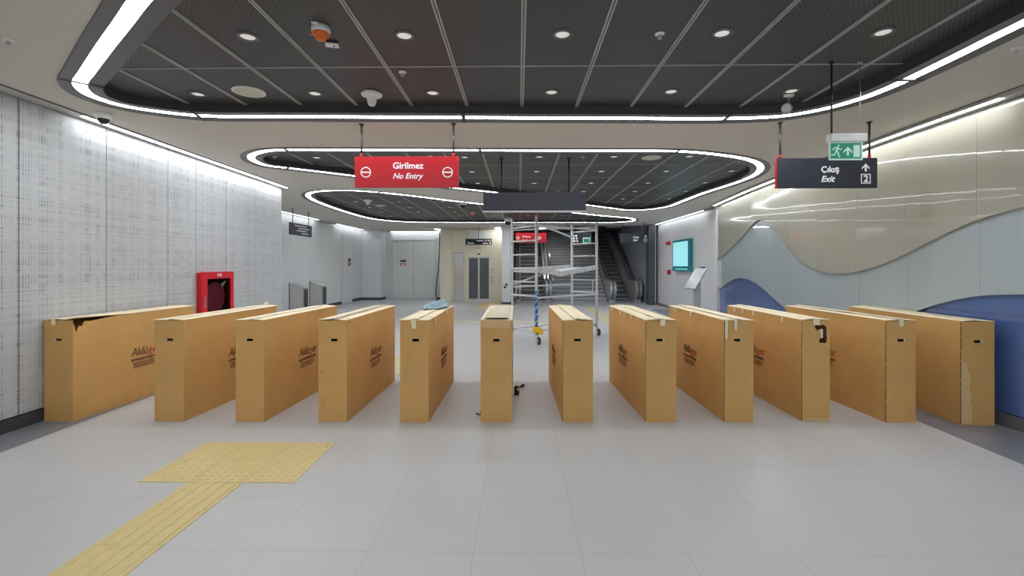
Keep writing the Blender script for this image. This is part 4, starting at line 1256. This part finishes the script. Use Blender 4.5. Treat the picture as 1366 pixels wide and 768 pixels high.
# ------------------------------------------------------------------ card readers by the grey wall
def pedestal(px, X, label):
    r = ray(px, HOR); Y = X * r.y / r.x
    t = thing('card_reader', label, 'card reader', (X, Y, 0), 0, 'steel card reader pedestals by the grey wall')
    w = .21; d = .16
    bm = nb(); prism(bm, [(-w+.02, -d, 0), (w-.02, -d, 0), (w-.02, -d, .93), (-w+.02, -d, 1.09)], (0, 2*d, 0)); obj('body', bm, 'steel_matt', t, local=True)
    bm = nb(); prism(bm, [(-w, -d-.01, 0), (-w+.02, -d-.01, 0), (-w+.02, -d-.01, 1.11), (-w, -d-.01, 1.12)], (0, 2*d+.02, 0)); obj('back_plate', bm, 'skirt', t, local=True)
    bm = nb(); prism(bm, [(-w+.02, -d-.012, 1.09), (w, -d-.012, .93), (w, -d-.012, .955), (-w+.02, -d-.012, 1.12)], (0, 2*d+.024, 0)); obj('sloped_lid', bm, 'steel', t, local=True)
    bm = nb(); box(bm, (w-.02, -d, 0), (w, -d+.05, .93)); box(bm, (w-.02, d-.03, 0), (w, d, .93)); box(bm, (w-.02, -d+.05, 0), (w, d-.03, .35)); obj('end_frame', bm, 'steel', t, local=True)
    bm = nb(); box(bm, (w-.018, -d+.05, .35), (w+.004, d-.03, .90)); obj('screen', bm, 'skirt', t, local=True)
pedestal(398.5, -6.5, 'sloped steel card reader pedestal nearest the patterned wall end')
pedestal(424.3, -6.5, 'sloped steel card reader pedestal farther along the plain grey wall')

# doors -------------------------------------------------------------
Y0, Y1 = 19.5, 20.58
bm = nb(); box(bm, (XL2+.004, Y0, .01), (XL2+.03, Y1, 2.92)); d1_ = struct('door_1', bm, 'wall_white')
bm = nb(); box(bm, (XL2+.005, Y0-.06, 0), (XL2+.02, Y0-.012, 2.97)); box(bm, (XL2+.005, Y1+.012, 0), (XL2+.02, Y1+.06, 2.97)); box(bm, (XL2+.005, Y0-.012, 2.93), (XL2+.02, Y1+.012, 2.97)); obj('door_frame', bm, 'wall_grey', d1_)
bm = nb(); box(bm, (XL2+.03, 20.1, 1.78), (XL2+.036, 20.4, 1.92)); obj('door_plate', bm, 'skirt', d1_)
bm = nb(); box(bm, (XL2+.03, 20.1, 1.60), (XL2+.036, 20.4, 1.74)); obj('warning_plate', bm, 'red_sign', d1_)
bm = nb(); cyl(bm, (XL2+.03, 19.62, 1.0), (XL2+.08, 19.62, 1.0), .012, n=8); cyl(bm, (XL2+.08, 19.6, 1.0), (XL2+.08, 19.78, 1.0), .012, n=8); obj('door_handle', bm, 'steel', d1_)
yf = 22.75
a, m_, b = at_y(523.7, 354, yf).x, at_y(552, 354, yf).x, at_y(579.5, 354, yf).x
dz = at_y(550, 320.8, yf).z
bm = nb(); box(bm, (a, yf-.04, .01), (m_-.006, yf-.004, dz)); box(bm, (m_+.006, yf-.04, .01), (b, yf-.004, dz)); d2_ = struct('door_2', bm, 'wall_grey')
bm = nb(); box(bm, (m_-.012, yf-.02, .01), (m_+.012, yf-.003, dz)); obj('meeting_gap', bm, 'skirt', d2_)
bm = nb(); box(bm, (a-.08, yf-.05, 0), (a-.015, yf-.003, dz+.06)); box(bm, (b+.015, yf-.05, 0), (b+.08, yf-.003, dz+.06)); box(bm, (a-.015, yf-.05, dz+.012), (b+.015, yf-.003, dz+.06)); obj('door_frame', bm, 'wall_white', d2_)
for nm, y0_, y1_, mm in (('door_plate', 346.6, 349.2, 'skirt'), ('warning_plate', 350.9, 353.6, 'red_sign')):
    q0, q1 = at_y(534.5, y0_, yf), at_y(542, y1_, yf); bm = nb(); box(bm, (q0.x, yf-.048, q1.z), (q1.x, yf-.04, q0.z)); obj(nm, bm, mm, d2_)
q0, q1 = at_y(536, 351.8, yf), at_y(540.5, 352.7, yf); bm = nb(); box(bm, (q0.x, yf-.051, q1.z), (q1.x, yf-.048, q0.z)); obj('warning_print', bm, 'sign_white', d2_)
q0, q1 = at_y(526.5, 321.5, yf), at_y(531.5, 323.2, yf); bm = nb(); box(bm, (q0.x, yf-.08, q1.z), (q1.x, yf-.04, q0.z)); obj('door_closer', bm, 'trim_grey', d2_)
q0 = at_y(549.5, 372.5, yf); bm = nb(); cyl(bm, (q0.x, yf-.04, q0.z), (q0.x, yf-.09, q0.z), .04, n=12); obj('door_handle', bm, 'steel', d2_)
# loose cable in the corner
bm = nb(); pts = [at_y(x, y, 22.6) for x, y in ((586.5,309),(586.2,325),(585.8,340),(585,352),(584.8,360),(583,372),(581.8,384),(581.2,393),(582.5,397.5))]
tube(bm, pts, .022, 8); tag(rebase(obj('cable', bm, 'cable')), 'black cable hanging down the wall beside the double doors', 'cable')
q = at_y(584.9, 359, 22.55)
bm = nb(); q = at_z(584.5, 400, 0); box(bm, (q.x-.09, 21.9, 0), (q.x+.14, 22.2, .09), bev=.01); tag(rebase(obj('cable_box', bm, 'black')), 'small black box on the floor beside the beige pier', 'box')

# lift -------------------------------------------------------------
yl = 21.13
def lr(px0, px1, py0, py1, Y): 
    a, b = at_y(px0, py0, Y), at_y(px1, py1, Y); return a.x, b.x, b.z, a.z
t = thing('lift', 'lift with two dark glass doors in a beige metal front', 'lift', (at_y(639, 354, yl).x, yl, 0))
x0, x1, z0, z1 = lr(623.4, 654.3, 334.7, 401.8, yl); z0 = 0
bm = nb(); box(bm, (x0, yl-.05, 0), (x0+.04, yl-.003, z1)); box(bm, (x1-.04, yl-.05, 0), (x1, yl-.003, z1)); box(bm, (x0+.04, yl-.05, z1-.27), (x1-.04, yl-.003, z1)); box(bm, (x0+.04, yl-.04, 0), (x1-.04, yl-.003, .03)); obj('frame', bm, 'beige_metal', t)
xm = (x0+x1)/2; zd = z1 - .27
for s in (0, 1):
    u0, u1 = (x0+.04, xm-.004) if s == 0 else (xm+.004, x1-.04)
    bm = nb(); e = .035
    box(bm, (u0, yl-.03, .03), (u0+e, yl-.004, zd)); box(bm, (u1-e, yl-.03, .03), (u1, yl-.004, zd)); box(bm, (u0+e, yl-.03, zd-.05), (u1-e, yl-.004, zd)); box(bm, (u0+e, yl-.03, .03), (u1-e, yl-.004, .12))
    d = obj('door', bm, 'steel', t)
    bm = nb(); box(bm, (u0+e, yl-.02, .12), (u1-e, yl-.012, zd-.05)); obj('glass_pane', bm, 'glass_dark', d)
bm = nb(); box(bm, (xm-.06, yl-.056, z1-.17), (xm+.06, yl-.05, z1-.10)); obj('floor_indicator', bm, 'skirt', t)
for py, hh in ((359, .05), (370, .06), (375, .06)):
    q = at_y(656.8, py, yl); bm = nb(); box(bm, (q.x-.05, yl-.012, q.z-hh), (q.x+.05, yl-.002, q.z+hh), bev=.004); o = obj('call_button', bm, 'steel_matt', t)
for k in range(3):
    q = at_y(635.6 + k*2.6, 331, yl); bm = nb(); box(bm, (q.x-.035, yl-.006, q.z-.035), (q.x+.035, yl-.001, q.z+.035)); obj('symbol', bm, 'trim_grey', t)
x0, x1, z0, z1 = lr(605.4, 619.2, 336, 401, yl)
t = thing('glass_panel', 'tall reflective metal panel in the beige front, left of the lift', 'wall panel', ((x0+x1)/2, yl, 0))
bm = nb(); box(bm, (x0, yl-.03, .02), (x0+.05, yl-.003, z1)); box(bm, (x1-.05, yl-.03, .02), (x1, yl-.003, z1)); box(bm, (x0+.05, yl-.03, z1-.05), (x1-.05, yl-.003, z1)); box(bm, (x0+.05, yl-.03, .02), (x1-.05, yl-.003, .07)); obj('frame', bm, 'steel_matt', t)
bm = nb(); box(bm, (x0+.05, yl-.015, .07), (x1-.05, yl-.004, z1-.05)); obj('panel', bm, 'mirror_panel', t)
x0, x1, z0, z1 = lr(624.9, 651.6, 307.9, 319, yl-.02)
bm = nb(); box(bm, (x0, yl-.03, z0), (x1, yl-.002, z1), bev=.004); tag(rebase(obj('vent_cover', bm, 'white_plastic')), 'white rectangular cover above the lift, behind the lift sign', 'cover')
Y = 20.6
x0, x1, z0, z1 = lr(621, 656, 318.4, 326.4, Y)
t, p, yf = hung_panel(x0, x1, z0, z1, Y, [(x0+x1)/2], ZC, 'navy_sign', 'dark sign with tiny white marks hanging above the lift doors')
for px, w, py, hh in ((636, 9, 321, .5), (647, 2, 320.7, 1), (650.5, 2, 320.7, 1), (653.4, 1.6, 320.7, 1), (624, 1.6, 324, 1.2), (626.5, 5.5, 324.4, .6), (644, 7, 324.4, .8), (652.6, 2.2, 324, 1.6)):
    a, b = at_y(px, py-hh, yf), at_y(px+w, py+hh, yf); bm = nb(); box(bm, (a.x, yf-.001, b.z), (b.x, yf, a.z)); obj('text_mark', bm, 'sign_white', t)
for py, pxc in ((379.5, 675.6), (383, 673.5)):
    q = at_y(pxc, py, 19.4); bm = nb(); box(bm, (q.x-.05, 19.375, q.z-.04), (q.x+.05, 19.398, q.z+.04), bev=.004)
    tag(rebase(obj('wall_switch', bm, 'skirt')), ('upper' if py < 381 else 'lower') + ' small dark switch on the white pier beside the lift', 'switch')

# ------------------------------------------------------------------ escalators and stairs
SL = math.tan(math.radians(30))
def escalator(xa, xb, bw, Yf, label, Yend=27.6):
    """xa..xb outer faces of the two balustrades; bw their width"""
    t = thing('escalator', label, 'escalator', ((xa+xb)/2, Yf + 1, 0), 0, 'escalators going up')
    Yk = Yf + 1.35                                     # where the incline starts
    def prof(h0, h1, r):
        top = []
        for k in range(9):                             # rounded newel
            a = PI*1.5 - PI*k/8
            top.append((Yf + r + r*math.cos(a), (h0+h1)/2 + (h1-h0)/2*math.sin(a)))
        return top
    for s, x in ((0, xa), (1, xb - bw)):
        bm = nb()
        pts = [(Yf + .15, 0)] + prof(.18, .93, .34) + [(Yk, .93), (Yk + .4, 1.0), (Yend, 1.0 + (Yend - Yk - .4)*SL), (Yend, (Yend - Yk)*SL - .25), (Yk + .4, 0)]
        prism(bm, [(x, y, z) for y, z in pts], (bw, 0, 0)); ba = obj('balustrade', bm, 'esc_steel', t)
        bm = nb()
        hr = [(x + bw/2, y, z) for y, z in prof(.16, .96, .37)] + [(x + bw/2, Yk, .96), (x + bw/2, Yk + .4, 1.04), (x + bw/2, Yend, 1.04 + (Yend - Yk - .4)*SL)]
        tube(bm, hr, .038, 10); obj('handrail', bm, 'handrail', ba)
        inner = x + bw + .004 if s == 0 else x - .004
        bm = nb(); q = [(Yf + .3, .05), (Yk, .06), (Yk+.4, .18), (Yend, .18 + (Yend-Yk-.4)*SL)]
        tube(bm, [(inner, y, z) for y, z in q], .02, 8); obj('skirt_trim', bm, 'steel', ba)
    bm = nb(); box(bm, (xa + bw, Yf + .1, 0), (xb - bw, Yk, .02)); obj('comb_plate', bm, 'steel_matt', t)
    k = 0; y = Yk; z = .02
    while y < Yend - .3 and z < 3.3:
        z += .205 * (.35 if k == 0 else (.75 if k == 1 else 1)) ; 
        bm = nb(); box(bm, (xa + bw + .01, y, z - .30), (xb - bw - .01, y + .36, z), 1); 
        box(bm, (xa + bw + .01, y - .004, z - .03), (xb - bw - .01, y + .36, z + .002), 0)
        obj('step', bm, ['esc_step', 'esc_riser'], t); y += .355; k += 1
    return t
escalator(-.15, 1.43, .24, 20.4, 'escalator behind the red far sign, left of the stairs')
escalator(3.98, 5.36, .27, 20.4, 'escalator beside the black pier, right of the stairs')
bm = nb(); z = 0; y = 21.0; k = 0
while z < 3.4:
    z += .16; box(bm, (1.47, y, z - .2), (3.94, y + .3, z)); box(bm, (1.47, y - .012, z - .05), (3.94, y + .06, z + .003), 1); y += .28
struct('floor_stairs', bm, ['stair', 'esc_step'])
bm = nb()
tube(bm, [(1.52, 20.9, .9), (1.52, 27, .9 + 6*SL*.98)], .022, 8); _ = [cyl(bm, (1.52, yy, 0 if yy < 21 else (yy-21)*.571), (1.52, yy, .9 + (yy-20.9)*SL*.98), .016, n=8) for yy in (20.95, 22.4, 24)]
tag(rebase(obj('stair_handrail', bm, 'steel')), 'thin steel handrail at the side of the dark stairs', 'handrail')

# ------------------------------------------------------------------ right pale wall: lightbox, fire alarm, info stand
X = XR2
ya, yb = 15.35, 17.0; dx = .13
t = thing('lightbox', 'glowing cyan lightbox notice in teal frame on the pale wall', 'lightbox', (X - dx/2, (ya+yb)/2, 1.42))
zb_, zt_ = 1.42, 2.50
bm = nb(); box(bm, (X-dx, ya, zb_), (X-.003, yb, zt_), bev=.006); obj('case', bm, 'teal', t)
bm = nb(); box(bm, (X-dx-.008, ya+.12, zb_+.17), (X-dx+.002, yb-.1, zt_-.08)); sc_ = obj('screen', bm, 'screen', t)
bm = nb()
for k in range(11):
    z = zt_ - .15 - k*.072
    for j in range(5):
        y0 = ya + .17 + j*.27; box(bm, (X-dx-.011, y0, z), (X-dx-.008, y0 + .21, z + .03))
obj('printed_rows', bm, 'screen_line', sc_)
bm = nb(); box(bm, (X-dx-.006, ya+.15, zb_+.05), (X-dx, yb-.3, zb_+.09)); obj('footer_print', bm, 'screen_line', t)
q = pn(892.2, X)
t = thing('fire_alarm', 'red fire alarm sounder high on the pale wall beside the lightbox', 'fire alarm', (X, q, 2.42))
bm = nb(); box(bm, (X-.05, q-.22, 2.40), (X-.003, q+.22, 2.52), bev=.01); obj('base', bm, 'red_paint', t)
bm = nb(); cyl(bm, (X-.05, q-.1, 2.46), (X-.10, q-.1, 2.44), .06, n=16); obj('horn', bm, 'red_paint', t)
q = pn(893.2, X); 
t = thing('call_point', 'small red fire call point low on the pale wall beside the lightbox', 'fire alarm', (X, q, 1.30))
bm = nb(); box(bm, (X-.05, q-.16, 1.28), (X-.003, q+.16, 1.45), bev=.01); obj('base', bm, 'red_paint', t)
bm = nb(); box(bm, (X-.056, q-.08, 1.33), (X-.049, q+.08, 1.40)); obj('button_plate', bm, 'dark_red', t)
# info stand
Y = 11.8
A, B = at_y(927, 357.5, Y + .35), at_y(943.8, 358, Y - .35); C, D = at_y(910.3, 383.8, Y + .35), at_y(928.6, 386, Y - .35)
xt, xb_ = (A.x + B.x)/2, (C.x + D.x)/2; zt_, zb_ = (A.z + B.z)/2, (C.z + D.z)/2
t = thing('info_stand', 'slanted white information board on a grey post before the pale wall', 'information stand', ((xt+xb_)/2, Y, 0))
nrm = Vector((-(zt_ - zb_), 0, (xt - xb_))).normalized()
P = [Vector(p) for p in ((xb_, Y-.37, zb_), (xb_, Y+.37, zb_), (xt, Y+.37, zt_), (xt, Y-.37, zt_))]
bm = nb(); prism(bm, P, -nrm*.03); brd_ = obj('board', bm, 'steel', t)
def onb(u, v, off): return P[0] + (P[1]-P[0])*u + (P[3]-P[0])*v + nrm*off
bm = nb(); prism(bm, [onb(.03,.03,.001), onb(.97,.03,.001), onb(.97,.97,.001), onb(.03,.97,.001)], nrm*.003); fc = obj('face', bm, 'info_face', brd_)
bm = nb(); rnd = random.Random(5)
for k in range(9):
    v = .12 + k*.085; u = .12
    while u < .85:
        w_ = .04 + rnd.random()*.1
        if rnd.random() < .55: prism(bm, [onb(u, v, .0045), onb(min(.9, u+w_), v, .0045), onb(min(.9, u+w_), v+.018, .0045), onb(u, v+.018, .0045)], nrm*.001)
        u += w_ + .03
obj('printed_text', bm, 'info_print', fc)
xc = (xt + xb_)/2 + .05; zc = (zt_ + zb_)/2
bm = nb(); box(bm, (xc-.05, Y-.12, .02), (xc+.05, Y+.12, zc-.06), bev=.008); obj('post', bm, 'steel_matt', t)
bm = nb(); box(bm, (xc-.18, Y-.25, 0), (xc+.18, Y+.25, .02), bev=.005); obj('base_plate', bm, 'steel_matt', t)
q = pn(938.5, XR2)
bm = nb(); box(bm, (XR2-.06, q-.14, 1.46), (XR2-.003, q+.14, 1.57), bev=.006); tag(rebase(obj('socket_box', bm, 'skirt')), 'small dark socket box on the pale wall above the information board', 'socket')

# ------------------------------------------------------------------ tactile paving
def studs(bm, x0, x1, y0, y1, pitch=.061):
    nx, ny = int((x1-x0)/pitch), int((y1-y0)/pitch)
    for i in range(nx):
        for j in range(ny):
            c = Vector((x0 + (x1-x0)*(i+.5)/nx, y0 + (y1-y0)*(j+.5)/ny, .004)); r0, r1 = .016, .009
            A = [bm.verts.new(c + Vector((r0*math.cos(k*PI/4), r0*math.sin(k*PI/4), 0))) for k in range(8)]
            B = [bm.verts.new(c + Vector((r1*math.cos(k*PI/4), r1*math.sin(k*PI/4), .005))) for k in range(8)]
            for k in range(8): bm.faces.new((A[k], A[(k+1) % 8], B[(k+1) % 8], B[k]))
            bm.faces.new(B)
def slab_grid(bm, x0, x1, y0, y1, nx, ny):
    g = .0018
    for i in range(nx):
        for j in range(ny):
            box(bm, (x0 + (x1-x0)*i/nx + g, y0 + (y1-y0)*j/ny + g, .0005), (x0 + (x1-x0)*(i+1)/nx - g, y0 + (y1-y0)*(j+1)/ny - g, .004))
def tactile_pad(x0, x1, y0, y1, nx, ny, label, st=True):
    t = thing('tactile_pad', label, 'tactile paving', ((x0+x1)/2, (y0+y1)/2, 0))
    bm = nb(); slab_grid(bm, x0, x1, y0, y1, nx, ny); o = obj('tiles', bm, 'tactile', t)
    if st:
        bm = nb(); studs(bm, x0 + .015, x1 - .015, y0 + .015, y1 - .015); o2 = obj('studs', bm, 'tactile', t); o2['kind'] = 'stuff'
def tactile_path(x0, x1, y0, y1, label, n=5, along='y', tile=.4, m='tactile'):
    t = thing('tactile_path', label, 'tactile paving', ((x0+x1)/2, (y0+y1)/2, 0))
    bm = nb()
    if along == 'y': slab_grid(bm, x0, x1, y0, y1, 1, max(1, round((y1-y0)/tile)))
    else: slab_grid(bm, x0, x1, y0, y1, max(1, round((x1-x0)/tile)), 1)
    obj('tiles', bm, m, t)
    for k in range(n):
        bm = nb(); u = (k + .5)/n
        def rib(c0, c1, ya, yb):
            e = .013; f = .007
            xm = x0 + (x1-x0)*u; ym = y0 + (y1-y0)*u
            if along == 'y': prism(bm, [(xm-e, ya, .004), (xm+e, ya, .004), (xm+f, ya, .011), (xm-f, ya, .011)], (0, yb-ya, 0))
            else: prism(bm, [(c0, ym-e, .004), (c0, ym+e, .004), (c0, ym+f, .009), (c0, ym-f, .009)], (c1-c0, 0, 0))
        rib(x0 + .01, x1 - .01, y0 + .01, y1 - .01)
        obj('rib', bm, m, t)
tactile_pad(-2.84, -1.665, 3.45, 4.235, 3, 2, 'yellow studded tactile pad on the floor in front of the cardboard boxes')
tactile_path(-2.455, -2.045, -2.0, 3.445, 'yellow ribbed tactile path leading to the studded pad', 5, tile=.39)
tactile_path(-2.15, -1.75, 6.9, 13.1, 'yellow ribbed tactile path behind the boxes, seen between fourth and fifth box', 5, m='tactile_worn')
tactile_path(-2.15, 2.4, 13.2, 13.5, 'pale yellow tactile path crossing the floor behind the scaffold', 4, 'x', .4, 'tactile_worn')
tactile_path(2.45, 2.9, 13.15, 18.2, 'yellow tactile path running towards the stairs behind the seventh box', 5, m='tactile_worn')
tactile_pad(-1.6, -.75, 17.4, 20.4, 2, 7, 'yellow tactile pad on the floor before the lift', False)
bm = nb()
for px in (760, 801):
    a, b = at_z(px - 9, 405.8, 0), at_z(px + 9, 402.4, 0); box(bm, (a.x, a.y, .0005), (b.x, b.y, .003)) if px == 760 else None
tag(rebase(obj('floor_mat', bm, 'floor_dark')), 'dark grey floor panel before the stairs, behind the scaffold', 'floor panel', 'dark floor panels before the stairs')
bm = nb(); a, b = at_z(792, 406, 0), at_z(812, 402.4, 0); box(bm, (a.x, a.y, .0005), (b.x, b.y, .003))
tag(rebase(obj('floor_mat', bm, 'floor_dark')), 'dark grey floor panel before the escalator by the black pier', 'floor panel', 'dark floor panels before the stairs')

# ------------------------------------------------------------------ camera, world, view
cam = bpy.data.cameras.new('camera'); co = bpy.data.objects.new('camera', cam); COL.objects.link(co)
co.location = (0, 0, EYE); co.rotation_euler = (PI/2, 0, YAW)
cam.sensor_width = 36; cam.lens = F / 1366 * 36; cam.shift_y = -(384 - HOR) / 1366; cam.clip_start = .05
scene.camera = co
w = bpy.data.worlds.new('world'); scene.world = w; w.use_nodes = True
w.node_tree.nodes['Background'].inputs[0].default_value = (.6, .63, .68, 1); w.node_tree.nodes['Background'].inputs[1].default_value = .3
scene.view_settings.view_transform = 'Standard'; scene.view_settings.look = 'None'; scene.view_settings.gamma = 1
scene.view_settings.use_curve_mapping = False
scene.view_settings.exposure = 0.0
